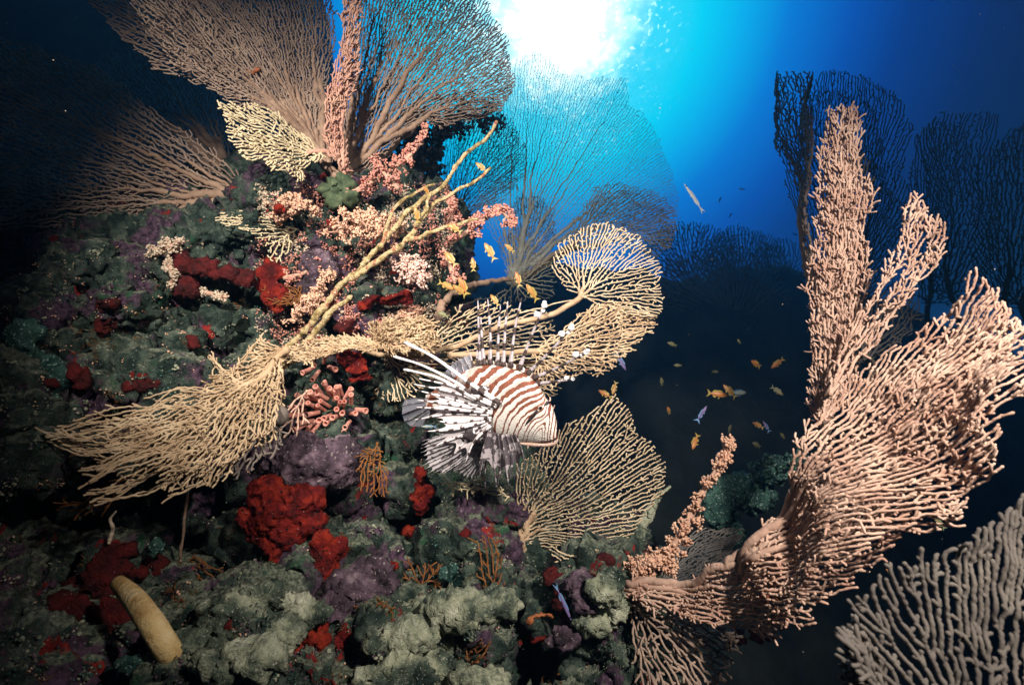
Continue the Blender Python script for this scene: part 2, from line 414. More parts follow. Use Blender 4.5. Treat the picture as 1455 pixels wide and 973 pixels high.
CAVES = [[(236,690),(338,690),(345,780),(400,845),(330,850),(285,860),(236,800)], [(262,408),(350,405),(356,450),(290,470)], [(478,705),(592,705),(600,790),(540,800)],
    [(0,500),(60,500),(70,600),(0,620)], [(610,745),(655,745),(650,800),(610,800)], [(690,880),(780,890),(860,960),(850,1000),(690,1000)], [(120,480),(200,470),(200,540),(130,550)],
    [(140,640),(250,640),(240,760),(160,760)], [(420,530),(440,440),(470,440),(470,560)], [(500,560),(590,560),(560,640),(515,640)], [(440,835),(500,835),(500,890),(430,880)], [(0,640),(120,640),(120,800),(0,800)], [(560,795),(610,790),(620,835),(570,835)], [(690,770),(730,760),(735,850),(700,850)], [(330,560),(390,600),(390,650),(330,650)], [(560,940),(700,925),(700,940),(560,952)]]
prims = []
for px in np.arange(-260, 960, 46):
    for py in np.arange(250, 1140, 46):
        x = px + rnd.uniform(-22, 22); y = py + rnd.uniform(-22, 22)
        if not inside(REEF, np.array([[x, y]]))[0]: continue
        d = reef_depth(x, y)
        cave = any(inside(c, np.array([[x, y]]))[0] for c in CAVES)
        near_cave = any(inside((np.array(c)-np.mean(c, 0))*1.6+np.mean(c, 0), np.array([[x, y]]))[0] for c in CAVES)
        off = x < -120 or y > 1080
        if cave:
            r = .10; prims.append((P(x, y, d + .34 + r), (r,)*3)); continue
        r = d*46/F*rnd.uniform(.75, 1.45)
        prims.append((P(x, y, d + r*.9 + rnd.uniform(-.06, .06)), (r*rnd.uniform(.8, 1.2), r, r*rnd.uniform(.7, 1.1))))
        if not off and rnd.rand() < .8:
            r2 = r*rnd.uniform(.3, .55); prims.append((P(x+rnd.uniform(-25, 25), y+rnd.uniform(-25, 25), d + rnd.uniform(-.03, .04)), (r2,)*3))
        R2 = .12*d
        prims.append((P(x, y, d + R2*(3.6 if near_cave else 1.7)), (R2,)*3))
reef_me = blob_mesh('reef', prims, .0056, [(5.5, .055, 'fbm'), (13, .040, 'ridge'), (30, .022, 'ridge'), (62, .016, 'fbm'), (120, .011, 'ridge'), (240, .0055, 'fbm')], M_REEF, 3)
reef = link('reef_slope', reef_me); reef['kind'] = 'structure'
_v = np.empty(len(reef_me.vertices)*3); reef_me.vertices.foreach_get('co', _v); _v = _v.reshape(-1, 3)
BVH = BVHTree.FromPolygons([Vector(q) for q in _v], [p.vertices[:] for p in reef_me.polygons])
def hit(px, py, dflt=None):
    d = ray(px, py); d = d/np.linalg.norm(d)
    loc, nor, i, dist = BVH.ray_cast(Vector(CAM), Vector(d), 6)
    if loc is None:
        dd = dflt or reef_depth(px, py); return np.array(P(px, py, dd)), -d, dd
    loc = np.array(loc); return loc, np.array(nor), float((loc-CAM) @ FWD)

# ---- far slope and seabed
def grid_mesh(name, xs, ys, zf, mat):
    X, Y = np.meshgrid(xs, ys); Z = zf(X, Y); mb = MB(); nx, ny = len(xs), len(ys)
    i = np.arange(ny-1)[:, None]*nx + np.arange(nx-1)[None]
    f = np.stack([i, i+1, i+nx+1, i+nx], -1).reshape(-1, 4)
    mb.add(np.stack([X, Y, Z], -1).reshape(-1, 3), f)
    return mb.mesh(name, mat)
def hill(X, Y):
    p = np.stack([X, Y, X*0], -1).reshape(-1, 3)
    n = fbm(p*.55, 5).reshape(X.shape)*.6 + np.abs(perlin(p*1.7).reshape(X.shape))*.55 + fbm(p*4 + 3, 3).reshape(X.shape)*.10
    up = 1/(1+np.exp(-(Y-3.6-.25*np.abs(X-1.2))*1.5))
    side = np.clip(np.exp(-((X-2.4)/np.where(X > 2.4, 6.5, 4.2))**2) + .9*np.exp(-((X+.6)/1.6)**2), 0, 1.0)
    cl = 6.6/(1+np.exp(-(-2.0 - X - .10*(Y-3.4) + n*.45)*5))/(1+np.exp(-(Y-3.3+n*.3)*4))
    return .55 + n*.8 + cl + 4.1*up*side*(1-.25*np.clip((Y-7)/8, 0, 1))
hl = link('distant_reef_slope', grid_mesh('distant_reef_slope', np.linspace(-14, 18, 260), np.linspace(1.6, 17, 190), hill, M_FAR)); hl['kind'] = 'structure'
sb = link('seabed', grid_mesh('seabed', np.linspace(-60, 60, 60), np.linspace(-40, 80, 60), lambda X, Y: X*0 + .2, M_SEABED)); sb['kind'] = 'structure'

# ------------------------------------------------------------------ sea fans
def colonize(poly, seeds, sp, rng, mult=2.2, bias=.6, jit=.22, kill=.7, infl_k=2.3, outw=.45, hub=None, rag=1.0):
    """space colonisation: a branching network that fills poly, growing outward from the seed polylines as they extend."""
    sp = sp*.62
    poly = np.asarray(poly, float); lo, hi = poly.min(0), poly.max(0)
    h = sp/math.sqrt(mult)
    gx, gy = np.meshgrid(np.arange(lo[0], hi[0], h), np.arange(lo[1], hi[1], h))
    A = np.stack([gx.ravel(), gy.ravel()], 1); A = A + rng.uniform(-.5, .5, A.shape)*h
    o1 = rng.uniform(0, 90)
    q = A + rag*sp*np.stack([4.2*perlin(np.c_[A/sp*.11, np.full(len(A), 1.5+o1)]) + 3.0*perlin(np.c_[A/sp*.32, np.full(len(A), 4.5+o1)]), 4.2*perlin(np.c_[A/sp*.11, np.full(len(A), 7.5+o1)]) + 3.0*perlin(np.c_[A/sp*.32, np.full(len(A), 11.5+o1)])], 1)
    A = A[inside(poly, q)]
    step = sp*.5
    # sample seeds; time at which a seed node may sprout = distance along from the root
    pos=[];par=[];t0=[]
    for k,s in enumerate(seeds):
        s=np.asarray(s,float); s2=spline(s,6) if len(s)>2 else np.linspace(s[0],s[-1],12)
        L=np.r_[0,np.cumsum(np.linalg.norm(np.diff(s2,axis=0),axis=1))]; m=max(2,int(L[-1]/step)); tq=np.linspace(0,L[-1],m)
        s3=np.stack([np.interp(tq,L,s2[:,0]),np.interp(tq,L,s2[:,1])],1); wz=np.linspace(0,L[-1]/sp*.12,m); s3+=(sp*1.1*np.stack([perlin(np.c_[wz,wz*0+k*3.1,wz*0+2.2]),perlin(np.c_[wz,wz*0+k*3.1,wz*0+8.2])],1))*np.clip(np.arange(m)/6,0,1)[:,None]
        if k==0: prev=-1;st=0;t=0
        else:
            d=np.linalg.norm(np.array(pos)-s3[0],axis=1); prev=int(d.argmin()); st=1; t=t0[prev]
        for p in s3[st:]:
            pos.append(p);par.append(prev);prev=len(pos)-1;t+=1;t0.append(t)
    S_=np.array(pos); SP_=np.array(par); T0=np.array(t0)
    # geodesic-like order: seeds appear progressively
    cap=len(S_)+len(A)*6+4000; PO=np.zeros((cap,2)); PR=np.full(cap,-1); n=0
    sid=np.full(len(S_),-1)
    nd=np.full(len(A),1e9); ni=np.zeros(len(A),int)
    def upd(a,b):
        for s in range(a,b,200):
            e=min(b,s+200); D=np.linalg.norm(A[:,None]-PO[None,s:e],axis=2); j=D.argmin(1); dm=D[np.arange(len(A)),j]
            bt=dm<nd; nd[bt]=dm[bt]; ni[bt]=j[bt]+s
    T0=T0*.6; dead=set(); order=np.argsort(T0,kind='stable'); oi=0
    fails=0
    seedflag=np.zeros(cap,bool)
    for it in range(900):
        a=n
        while oi<len(order) and T0[order[oi]]<=it+1:
            k=order[oi]
            if SP_[k] >= 0 and (SP_[k] in dead or (n > 4 and (~seedflag[:n]).any() and ((PO[:n][~seedflag[:n]]-S_[k])**2).sum(1).min() < (step*.8)**2)):
                dead.add(k); oi += 1; continue
            PO[n]=S_[k]; PR[n]=sid[SP_[k]] if SP_[k]>=0 else -1; sid[k]=n; seedflag[n]=True; n+=1; oi+=1
        if n>a and len(A): upd(a,n)
        keep=nd>sp*kill; A=A[keep];nd=nd[keep];ni=ni[keep]
        if len(A)==0:
            if oi>=len(order): break
            continue
        infl=nd<sp*infl_k
        if not infl.any():
            if oi<len(order): continue
            infl=nd<=nd.min()*1.2
        u,inv=np.unique(ni[infl],return_inverse=True)
        dv=(A[infl]-PO[ni[infl]])/nd[infl][:,None]; sm=np.zeros((len(u),2)); np.add.at(sm,inv,dv)
        pr=PR[u]; pd=np.where((pr>=0)[:,None],PO[u]-PO[np.maximum(pr,0)],0); pd/=np.maximum(np.linalg.norm(pd,axis=1),1e-9)[:,None]
        out=PO[u]-(PO[0] if hub is None else hub); out/=np.maximum(np.linalg.norm(out,axis=1),1e-9)[:,None]
        sm/=np.maximum(np.linalg.norm(sm,axis=1),1e-9)[:,None]
        g=sm+bias*pd+outw*out+rng.normal(0,jit,sm.shape); g/=np.maximum(np.linalg.norm(g,axis=1),1e-9)[:,None]
        new=PO[u]+g*step; a2=n; stuck=[]
        q2=PO[:n]; DD=(new**2).sum(1)[:,None]+(q2**2).sum(1)[None]-2*new@q2.T; mn=DD.min(1)
        NN=((new[:,None]-new[None])**2).sum(2); lim=(step*.55)**2; done=[]
        for k in range(len(u)):
            if mn[k]>lim and n<cap and (not done or NN[k,done].min()>lim): PO[n]=new[k];PR[n]=u[k];n+=1;done.append(k)
            else: stuck.append(k)
        if stuck:
            # these nodes cannot reach their points: forget the points they aim at
            bad=np.isin(inv,stuck); ix=np.nonzero(infl)[0][bad]; m=np.ones(len(A),bool); m[ix]=rng.rand(len(ix))<.6
        else: m=np.ones(len(A),bool)
        A=A[m];nd=nd[m];ni=ni[m]
        if len(A) and n>a2: upd(a2,n)
    # drop most one-node spurs
    PO=PO[:n]; PR=PR[:n]; seedflag=seedflag[:n]
    for _ in range(2):
        nch=np.bincount(PR[PR>=0],minlength=len(PR))
        spur=(nch==0)&(PR>=0)&(nch[np.maximum(PR,0)]>1)&(rng.rand(len(PR))<.42)
        keep=~spur; new=np.cumsum(keep)-1; PO=PO[keep]; q=PR[keep]; seedflag=seedflag[:len(keep)][keep]; PR=np.where(q>=0,new[np.maximum(q,0)],-1)
    return PO,PR,seedflag[:len(PO)]

def pipe_radius(par, rtip, ex=2.6, rmax=None):
    n = len(par); w = np.zeros(n); nch = np.zeros(n, int)
    for i in range(n):
        if par[i] >= 0: nch[par[i]] += 1
    w[nch == 0] = 1
    for i in range(n-1, -1, -1):
        if par[i] >= 0: w[par[i]] += w[i]
    r = rtip*np.maximum(w, 1)**(1/ex)
    r = rtip + (r-rtip)*np.clip((w-8)/160, .06, 1)
    if rmax: r = np.minimum(r, rmax)
    return r, nch

def plane_of(tri):
    a, b, c = [P(*t) for t in tri]
    n = np.cross(b-a, c-a); n /= np.linalg.norm(n)
    if n @ (CAM-a) < 0: n = -n
    e1 = np.cross(np.array([0, 0, 1.0]), n)
    if np.linalg.norm(e1) < .2: e1 = np.cross(np.array([0, 1.0, 0]), n)
    e1 /= np.linalg.norm(e1); e2 = np.cross(n, e1)
    return a, e1, e2, n

FINE = (.80, .80)     # branch spacing and thickness, all fans
def sea_fan(label, poly, trunks, tri, sp=.012, rt=.0023, mat=None, stalk=None, seed=1, bend=.03, bfreq=5, twig=0, twl=1.6, group=None, sides=6,
            layers=1, gap=.03, rmax=.012, mult=2.2, name='sea_fan', ex=3.0, jit=.32, holdfast=True, bias=.6, hub=None, vein=.40, rag=1.0, strands=(), outw=.45, cat='sea fan', ncol=(0, 0)):
    rng = np.random.RandomState(seed); sp *= FINE[0]; rt *= FINE[1]
    a, e1, e2, n = plane_of(tri)
    def to2(pts):
        pts = np.asarray(pts, float); r = ray(pts[:, 0], pts[:, 1]); t = ((a-CAM) @ n)/(r @ n)
        w = CAM + r*t[:, None] - a
        return np.stack([w @ e1, w @ e2], 1)
    root2 = to2([trunks[0][0]])[0]
    root = a + e1*root2[0] + e2*root2[1]
    o = thing(name, label, cat, root, group)
    mbS, mbB = MB(), MB()
    for L in range(layers):
        pos2, par, sf = colonize(to2(poly), [to2(t) for t in trunks], sp, rng, mult, bias, jit, hub=None if hub is None else to2([hub])[0], rag=rag, outw=outw)
        xs_, xp_ = [], []
        for st in strands:
            for _ in range(2):
                q = np.array(st, float) + rng.normal(0, 4.5, (len(st), 2)); q = to2(q); q = spline(q, max(3, int(np.linalg.norm(q[-1]-q[0])/sp)))
                prev = int(((pos2-q[0])**2).sum(1).argmin())
                for p in q[1:]:
                    xs_.append(p + rng.normal(0, sp*.10, 2)); xp_.append(prev); prev = len(pos2)+len(xs_)-1
        if xs_: pos2 = np.vstack([pos2, xs_]); par = np.r_[par, xp_].astype(int); sf = np.r_[sf, np.zeros(len(xs_), bool)]
        for _ in range(2):      # smooth along the branches
            ch = np.zeros_like(pos2); cn = np.zeros(len(pos2))
            for i in range(len(par)):
                if par[i] >= 0: ch[par[i]] += pos2[i]; cn[par[i]] += 1
            m = (cn == 1) & (par >= 0); q = pos2.copy()
            q[m] = .5*pos2[m] + .25*(pos2[par[m]] + ch[m]); pos2 = q
        dist = np.linalg.norm(pos2 - root2, axis=1)
        z = bend*(perlin(np.c_[(pos2-root2)*bfreq, np.full(len(pos2), seed*1.37+L)])*2) * np.clip(dist/.06, 0, 1)
        r, nch = pipe_radius(par, rt, ex, rmax); thin = np.clip(1.5-(r/rt-1)*.8, 0, 1)
        z += (rng.normal(0, 1, len(pos2))*np.where(sf, 0, .10) + 1.0*perlin(np.c_[pos2/sp*.35, np.full(len(pos2), seed*.7)]))*sp*.9*thin
        z += -L*gap*np.clip(dist/.10, 0, 1)
        pos = a + pos2[:, :1]*e1 + pos2[:, 1:]*e2 + z[:, None]*n
        dmax = dist[sf].max() if sf.any() else 1
        r = np.where(sf, np.maximum(r, rt + (rmax*vein-rt)*np.clip(1-dist/(dmax+1e-6), 0, 1)**.8), r)
        big = r > rt*2.1
        if twig:
            ex_p, ex_par, ex_r = [], [], []; base_n = len(pos)
            for i in np.nonzero((par >= 0) & (rng.rand(len(pos)) < twig))[0]:
                t = pos[i]-pos[par[i]]; t /= np.linalg.norm(t)+1e-9
                sd = np.cross(t, n); k = rng.normal()*.8
                dirv = n*rng.uniform(.2, .7) + sd*k*.8 + t*rng.uniform(.7, 1.2); dirv /= np.linalg.norm(dirv)
                prev = i; p = pos[i]; m = rng.randint(2, 5)
                for s in range(m):
                    p = p + dirv*sp*twl/m; dirv = dirv + t*.35 + rng.normal(0, .16, 3); dirv /= np.linalg.norm(dirv)
                    ex_p.append(p); ex_par.append(prev); ex_r.append(rt*rng.uniform(.85, 1.1)); prev = base_n+len(ex_p)-1
            if ex_p:
                pos = np.vstack([pos, ex_p]); par = np.r_[par, ex_par].astype(int); r = np.r_[r, ex_r]; big = np.r_[big, np.zeros(len(ex_p), bool)]
        r = r*(1+np.where(r < rt*2, .10, .02)*rng.normal(size=len(r)))
        ref = n + .001
        if big.any(): tree_tubes(mbS, pos, par, r, ref, sides+2, sel=big)
        tree_tubes(mbB, pos, par, r, ref, sides, sel=~big)
    if holdfast:
        iv, if_ = ICO[2]; rb = min(rmax, .014)*(1.5 if rmax > .005 else .8)
        mbS.add(root + iv*(1+.25*perlin(iv*2+seed)[:, None])*rb, if_)
    if mbS.n: link('stem', mbS.mesh('fan_stem', stalk or mat), o)
    link('branches', mbB.mesh('fan_branches', mat), o)
    return o

# ---- the water itself: an even blue veil round everything
hz = MB(); X0, X1, Y0, Y1, Z0, Z1 = -62, 62, -42, 82, -.8, 8.5
hz.add([(X0,Y0,Z0),(X1,Y0,Z0),(X1,Y1,Z0),(X0,Y1,Z0),(X0,Y0,Z1),(X1,Y0,Z1),(X1,Y1,Z1),(X0,Y1,Z1)], [(0,3,2,1),(4,5,6,7),(0,1,5,4),(1,2,6,5),(2,3,7,6),(3,0,4,7)])
HZ = bpy.data.materials.new('water_haze'); HZ.use_nodes = True; ht = HZ.node_tree; ht.nodes.clear()
pv = N(ht, 'ShaderNodeVolumePrincipled'); pv.inputs['Color'].default_value = (.25, .62, 1, 1); pv.inputs['Density'].default_value = .022; pv.inputs['Anisotropy'].default_value = .55
hout = N(ht, 'ShaderNodeOutputMaterial'); ht.links.new(pv.outputs[0], hout.inputs['Volume'])
hzo = link('haze', hz.mesh('haze', HZ, False)); hzo['kind'] = 'stuff'

# ================================================================== FANS
G_DARK = 'dark sea fans on the far slope'
# --- upper left group
sea_fan('large dusky sea fan spreading up to the surface glow above the pink soft coral',
    [(486,250),(470,180),(478,120),(492,40),(500,-60),(668,-60),(690,10),(724,60),(738,118),(716,152),(680,158),(640,170),(600,170),(560,205),(530,240),(505,252)],
    [[(487,252),(498,200),(525,140),(570,80),(620,20),(650,-40)], [(498,200),(545,150),(610,110),(690,95)], [(498,200),(506,110),(520,20),(530,-50)], [(515,160),(580,140),(640,140)]],
    [(487,252,1.50),(735,90,1.66),(505,-40,1.52)], .0098, .0019, M_BROWN, M_STALK, 21, .04, 5, outw=.2, bias=.35, jit=.5, layers=2, gap=.06, rmax=.008)
sea_fan('narrow pink sea fan seen edge-on like an upright ribbon over the pink soft coral',
    [(471,185),(470,142),(484,95),(496,40),(499,-30),(513,-30),(510,60),(504,115),(490,160),(493,212),(498,250),(488,250),(478,220)],
    [[(490,250),(480,200),(478,150),(497,80),(506,-20)]], [(490,250,1.40),(505,-20,1.36),(465,150,1.33)], .0085, .0021, M_PINK, M_PINK, 22, .01, 6, twig=.16, twl=2.0, layers=2, gap=.02, rmax=.005)
sea_fan('wide brown sea fan with a pale lower rim over the dark upper corner',
    [(476,250),(446,190),(398,152),(348,142),(290,108),(240,82),(200,36),(140,-40),(460,-60),(474,60),(468,150)],
    [[(478,250),(446,165),(415,110),(350,55),(260,5),(200,-40)], [(446,165),(402,70),(375,-40)], [(440,150),(428,60),(432,-40)], [(415,110),(340,88),(270,65)], [(425,125),(380,125),(330,122)]],
    [(478,250,1.46),(150,-30,1.14),(455,-40,1.62)], .0100, .0021, M_BROWN, M_STALK, 23, .05, 4, outw=.2, bias=.35, jit=.5, layers=2, gap=.05, twig=.05, rmax=.010)
sea_fan('small pale sea fan with curled tips tucked under the wide brown fan',
    [(462,218),(436,190),(398,168),(335,152),(308,160),(314,190),(330,214),(365,232),(398,250),(432,257),(437,236)],
    [[(470,220),(430,188),(405,183),(385,200),(345,190)], [(405,183),(370,175),(330,168)], [(398,190),(410,220),(420,245)]], [(470,220,1.40),(320,165,1.24),(425,250,1.30)], .0098, .0023, M_CREAM, M_PINK, 24, .03, 6, twig=.08, rmax=.006)
sea_fan('broad dim sea fan spreading across the dark corner from a long pinkish stem',
    [(380,295),(350,262),(300,215),(240,170),(150,95),(40,50),(-90,40),(-90,330),(60,325),(150,334),(225,326),(285,306),(292,285),(340,296)],
    [[(382,293),(335,283),(265,245),(195,208),(120,180),(40,125),(-60,90)], [(265,245),(180,190),(110,145),(30,60)], [(195,208),(190,260),(175,310)], [(120,180),(105,235),(60,300)], [(300,262),(280,280),(265,300)], [(100,170),(20,190),(-60,200)]],
    [(382,293,1.48),(-40,100,1.36),(120,330,1.34)], .0135, .0022, M_BROWN, M_STALK, 25, .05, 3, rmax=.012, outw=.12, bias=.35, jit=.5, layers=2, gap=.05)
sea_fan('dim sea fan with one thick bare stalk slanting behind the pinkish stem',
    [(356,272),(318,258),(262,205),(150,150),(120,85),(205,60),(262,90),(312,130),(340,210)],
    [[(356,272),(322,222),(292,165),(255,100),(235,60)], [(322,222),(250,190),(170,150)], [(300,180),(230,130),(160,100)]], [(356,272,1.62),(130,90,1.75),(270,85,1.85)], .0125, .0020, M_GREY, M_STALK, 26, .04, 4, outw=.2, jit=.5, rmax=.019, ex=1.9)
sea_fan('little grey sea fan hanging in the gap under the long pinkish stem',
    [(422,326),(395,308),(350,298),(308,300),(314,322),(340,332),(368,345),(383,365),(402,374),(414,350)],
    [[(424,326),(392,318),(350,310)], [(396,320),(395,345),(398,368)]], [(424,326,1.40),(310,305,1.32),(400,372,1.30)], .0125, .0020, M_CREAM, None, 27, .02, 6, rmax=.004)
# --- centre backlit group
sea_fan('huge lacy sea fan standing against the bright surface glare',
    [(724,398),(700,335),(678,255),(690,185),(716,120),(735,78),(768,66),(800,96),(830,110),(888,118),(894,150),(930,182),(946,220),(962,255),(964,300),(956,345),(900,332),(838,328),(790,352),(764,388)],
    [[(726,398),(752,325),(767,284),(780,220),(772,180),(760,120),(765,85)], [(736,378),(775,325),(800,288),(808,247),(828,205),(850,178),(880,140)], [(775,325),(824,285),(864,260),(900,246),(945,230)], [(752,325),(725,270),(715,200)], [(780,220),(800,160),(810,110)]],
    [(726,398,2.05),(964,260,2.25),(760,60,2.35)], .0118, .0011, M_LACY, M_LACY, 31, .05, 2, layers=1, rmax=.018, ex=2.6, vein=.9, outw=.25, jit=.42)
sea_fan('dense dark sea fan low in front of the huge lacy one',
    [(800,352),(828,292),(850,264),(890,254),(930,262),(960,296),(960,330),(946,356),(915,346),(880,336),(840,350)],
    [[(738,398),(790,362),(850,328),(920,300)], [(800,355),(845,300),(870,270)]], [(738,398,1.85),(960,300,1.95),(860,255,2.0)], .0125, .0019, M_OLIVE, M_STALKD, 32, .03, 4, layers=2, gap=.05, rmax=.009)
sea_fan('small blue-grey sea fan behind the base of the lacy fan',
    [(742,398),(722,345),(720,300),(735,276),(765,275),(790,300),(788,345),(762,380)], [[(744,398),(752,350),(752,290)]], [(744,398,2.5),(790,290,2.6),(720,290,2.6)], .017, .0021, M_GREY, M_STALKD, 33, .03, 3, layers=2)
sea_fan('shadowed sea fan hanging in the bright gap below the dusky fan',
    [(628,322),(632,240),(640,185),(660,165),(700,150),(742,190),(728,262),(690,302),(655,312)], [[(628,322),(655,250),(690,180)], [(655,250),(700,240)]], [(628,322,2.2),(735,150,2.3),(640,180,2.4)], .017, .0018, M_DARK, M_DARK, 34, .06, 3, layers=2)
sea_fan('loose sea fan behind the dangling orange fish at the foot of the lacy fan',
    [(728,402),(716,372),(706,345),(726,325),(760,350),(790,390),(790,425),(700,435),(650,440)], [[(732,402),(740,360)], [(732,402),(690,425),(650,450)], [(732,402),(780,400)]], [(732,402,1.7),(790,400,1.7),(700,340,1.75)], .0145, .0019, M_OLIVE, M_STALKD, 35, .03, 4, rmax=.008)
# --- golden fans round the lionfish
sea_fan('golden sea fan like a rounded hand spread above the lionfish spines',
    [(845,428),(806,412),(782,380),(788,342),(812,326),(850,312),(886,322),(912,340),(936,372),(941,418),(943,438),(928,452),(892,448),(862,436)],
    [[(520,489),(585,498),(640,490),(700,468),(770,452),(812,430),(840,414)], [(840,414),(850,365),(858,325)], [(840,414),(888,375),(915,350)], [(840,414),(885,420),(935,440)], [(840,414),(806,390)], [(700,466),(760,441),(817,424)]],
    [(840,414,1.15),(943,400,1.10),(640,490,1.22)], .0088, .0017, M_GOLD2, M_STALKG, 41, .025, 6, rag=.5, rmax=.0058, layers=1, mult=1.9, hub=(839,414))
sea_fan('golden sea fan like a swept wing behind the flag-tipped spines',
    [(762,500),(800,470),(845,436),(900,436),(936,452),(906,480),(890,506),(860,523),(812,523),(778,532),(752,536)],
    [[(640,505),(690,500),(750,500),(800,492),(850,476),(905,462)], [(750,500),(800,512),(860,508)]], [(640,505,1.22),(930,455,1.08),(780,530,1.10)], .0096, .0018, M_GOLD, M_STALKG, 42, .03, 6, twig=.04, layers=2, gap=.03, rmax=.006)
sea_fan('golden sea fan forming the net right behind the lionfish back',
    [(535,500),(545,520),(530,560),(575,570),(620,540),(690,570),(790,560),(800,520),(790,470),(780,445),(700,430),(650,440),(620,475),(585,500)],
    [[(510,492),(570,515),(640,500),(720,490),(790,470)], [(570,515),(560,555)], [(640,500),(670,460),(700,440)], [(640,500),(700,530),(780,540)]], [(510,492,1.30),(790,460,1.22),(690,570,1.25)], .0104, .0017, M_GOLD2, M_STALKG, 43, .03, 5, twig=.05, rmax=.006)
sea_fan('bushy clump of golden gorgonian beside the red sponge under the bare stick',
    [(530,490),(530,468),(556,456),(600,452),(613,476),(622,492),(580,500)], [[(520,492),(560,480),(605,470)], [(520,492),(580,490)]], [(520,492,1.22),(610,455,1.15),(612,490,1.15)], .0085, .0021, M_TAN, None, 44, .02, 6, twig=.5, twl=2.4, layers=2, gap=.02, rmax=.005)
sea_fan('golden gorgonian stem fringed with short twigs running to the encrusted stick',
    [(396,508),(440,482),(500,477),(552,482),(545,496),(480,500),(430,512)], [[(540,490),(500,489),(450,494),(400,505)]], [(540,490,1.2),(400,505,1.1),(450,480,1.18)], .0085, .0019, M_TAN, None, 45, .01, 6, twig=.35, twl=1.6, rmax=.005)
sea_fan('large golden sea fan standing below the mouth of the lionfish',
    [(742,765),(728,720),(732,660),(760,640),(786,605),(838,582),(862,566),(876,556),(900,586),(904,616),(926,630),(946,656),(946,690),(926,716),(906,742),(880,768),(842,774),(792,774),(758,776)],
    [[(752,800),(742,765),(738,735),(742,712)], [(742,712),(775,672),(820,628),(860,590)], [(742,712),(800,694),(850,684),(900,680)], [(742,712),(800,733),(850,748),(890,752)], [(738,738),(770,748),(800,760)], [(742,712),(748,690),(750,670)]],
    [(752,800,1.16),(946,680,1.07),(860,566,1.06)], .0085, .0017, M_GOLD2, M_STALKG, 46, .03, 5, rag=.5, rmax=.006, mult=1.9, hub=(741,712))
sea_fan('small golden fan fragment spreading below the large golden fan',
    [(836,810),(782,797),(784,770),(798,784),(820,786),(852,774),(858,790)], [[(838,812),(812,797),(788,778)], [(820,802),(830,780)]], [(838,812,1.06),(785,775,1.04),(855,780,1.04)], .0115, .0020, M_GOLD2, None, 47, .01, 6)
sea_fan('pale wiry fan lying flat under the striped tail fins of the lionfish',
    [(628,690),(660,682),(715,690),(712,705),(660,704)], [[(722,706),(690,694),(640,690)]], [(722,706,1.16),(630,690,1.12),(690,684,1.15)], .010, .0018, M_CREAM, None, 48, .01, 6, twig=.2, rmax=.004)
# --- big peach fan on the other side
TRI_N = [(880,832,1.02),(1400,420,.66),(1150,870,.70)]
POLY_N = [(880,828),(960,820),(1040,786),(1098,722),(1140,652),(1165,590),(1190,540),(1250,490),(1300,452),(1340,420),(1395,378),(1402,420),(1438,446),(1426,480),(1452,520),(1440,546),(1410,566),(1400,620),(1406,650),(1352,690),(1332,726),(1270,766),(1240,800),(1190,832),(1152,862),(1138,896),(1108,886),(1080,902),(1040,884),(1000,884),(950,872),(900,852)]
sea_fan('giant peach sea fan sweeping up from the reef floor in thick curling folds', POLY_N,
    [[(878,832),(950,850),(1030,818),(1118,748),(1200,668),(1290,560),(1392,410)], [(1030,818),(1130,790),(1240,720),(1330,640),(1425,520)], [(950,850),(1050,862),(1120,850),(1170,830)], [(1118,748),(1160,640),(1190,570),(1240,515)], [(1130,790),(1180,815)], [(1240,720),(1300,720)], [(1200,668),(1290,600),(1400,480)]],
    TRI_N, .0082, .0020, M_PEACH, M_PEACH2, 51, .055, 6, twig=.05, twl=1.8, layers=2, vein=.24, gap=.03, rmax=.0066, jit=.36, hub=(900,835))
sea_fan('ragged brown fringe of sea fan hanging below the giant peach fan',
    [(896,850),(955,868),(1000,884),(1050,900),(1020,960),(1000,1000),(915,1000),(905,940)], [[(890,842),(915,880),(930,930),(935,990)], [(915,870),(960,910),(985,980)]], [(890,842,1.02),(1040,900,.92),(930,1000,.90)], .0105, .0024, M_BROWN, M_STALK, 52, .05, 6, twig=.08, twl=2.0, layers=2, gap=.04)
sea_fan('tall peach sea fan seen edge-on as a curly column against the blue',
    [(1172,185),(1174,152),(1188,145),(1200,165),(1200,215),(1216,270),(1202,326),(1210,375),(1192,440),(1184,520),(1176,585),(1158,606),(1142,572),(1152,490),(1150,440),(1154,380),(1162,320),(1166,230)],
    [[(1166,640),(1172,560),(1176,500),(1168,420),(1180,300),(1190,150)], [(1170,420),(1200,350),(1222,270)], [(1176,500),(1150,540),(1140,570)]], [(1166,640,.90),(1188,145,.98),(1220,380,.89)], .0080, .0018, M_PEACH, M_PEACH2, 53, .014, 6, twig=.16, twl=2.0, layers=3, gap=.025, rmax=.0045)
sea_fan('peach sea fan arm slanting up beside the curly column',
    [(1186,520),(1204,460),(1244,416),(1278,345),(1292,280),(1310,282),(1314,300),(1298,345),(1272,392),(1236,440),(1212,475)],
    [[(1180,560),(1216,455),(1268,380),(1314,280)], [(1216,455),(1262,420)]], [(1180,560,.86),(1312,280,.86),(1270,410,.84)], .0078, .0019, M_PEACH, M_PEACH2, 54, .014, 6, twig=.12, twl=1.8, layers=3, gap=.025, rmax=.0045)
sea_fan('dusky net-like sea fan edging the open blue beside the curly column',
    [(1104,106),(1130,98),(1158,118),(1165,200),(1160,300),(1172,400),(1160,440),(1150,340),(1134,280),(1124,230),(1102,192),(1100,150)],
    [[(1172,470),(1156,380),(1145,280),(1125,180),(1122,115)], [(1145,280),(1150,200),(1145,130)]], [(1172,470,1.3),(1125,110,1.55),(1165,250,1.30)], .0165, .0022, M_BROWN, M_STALK, 55, .03, 4, rmax=.006)
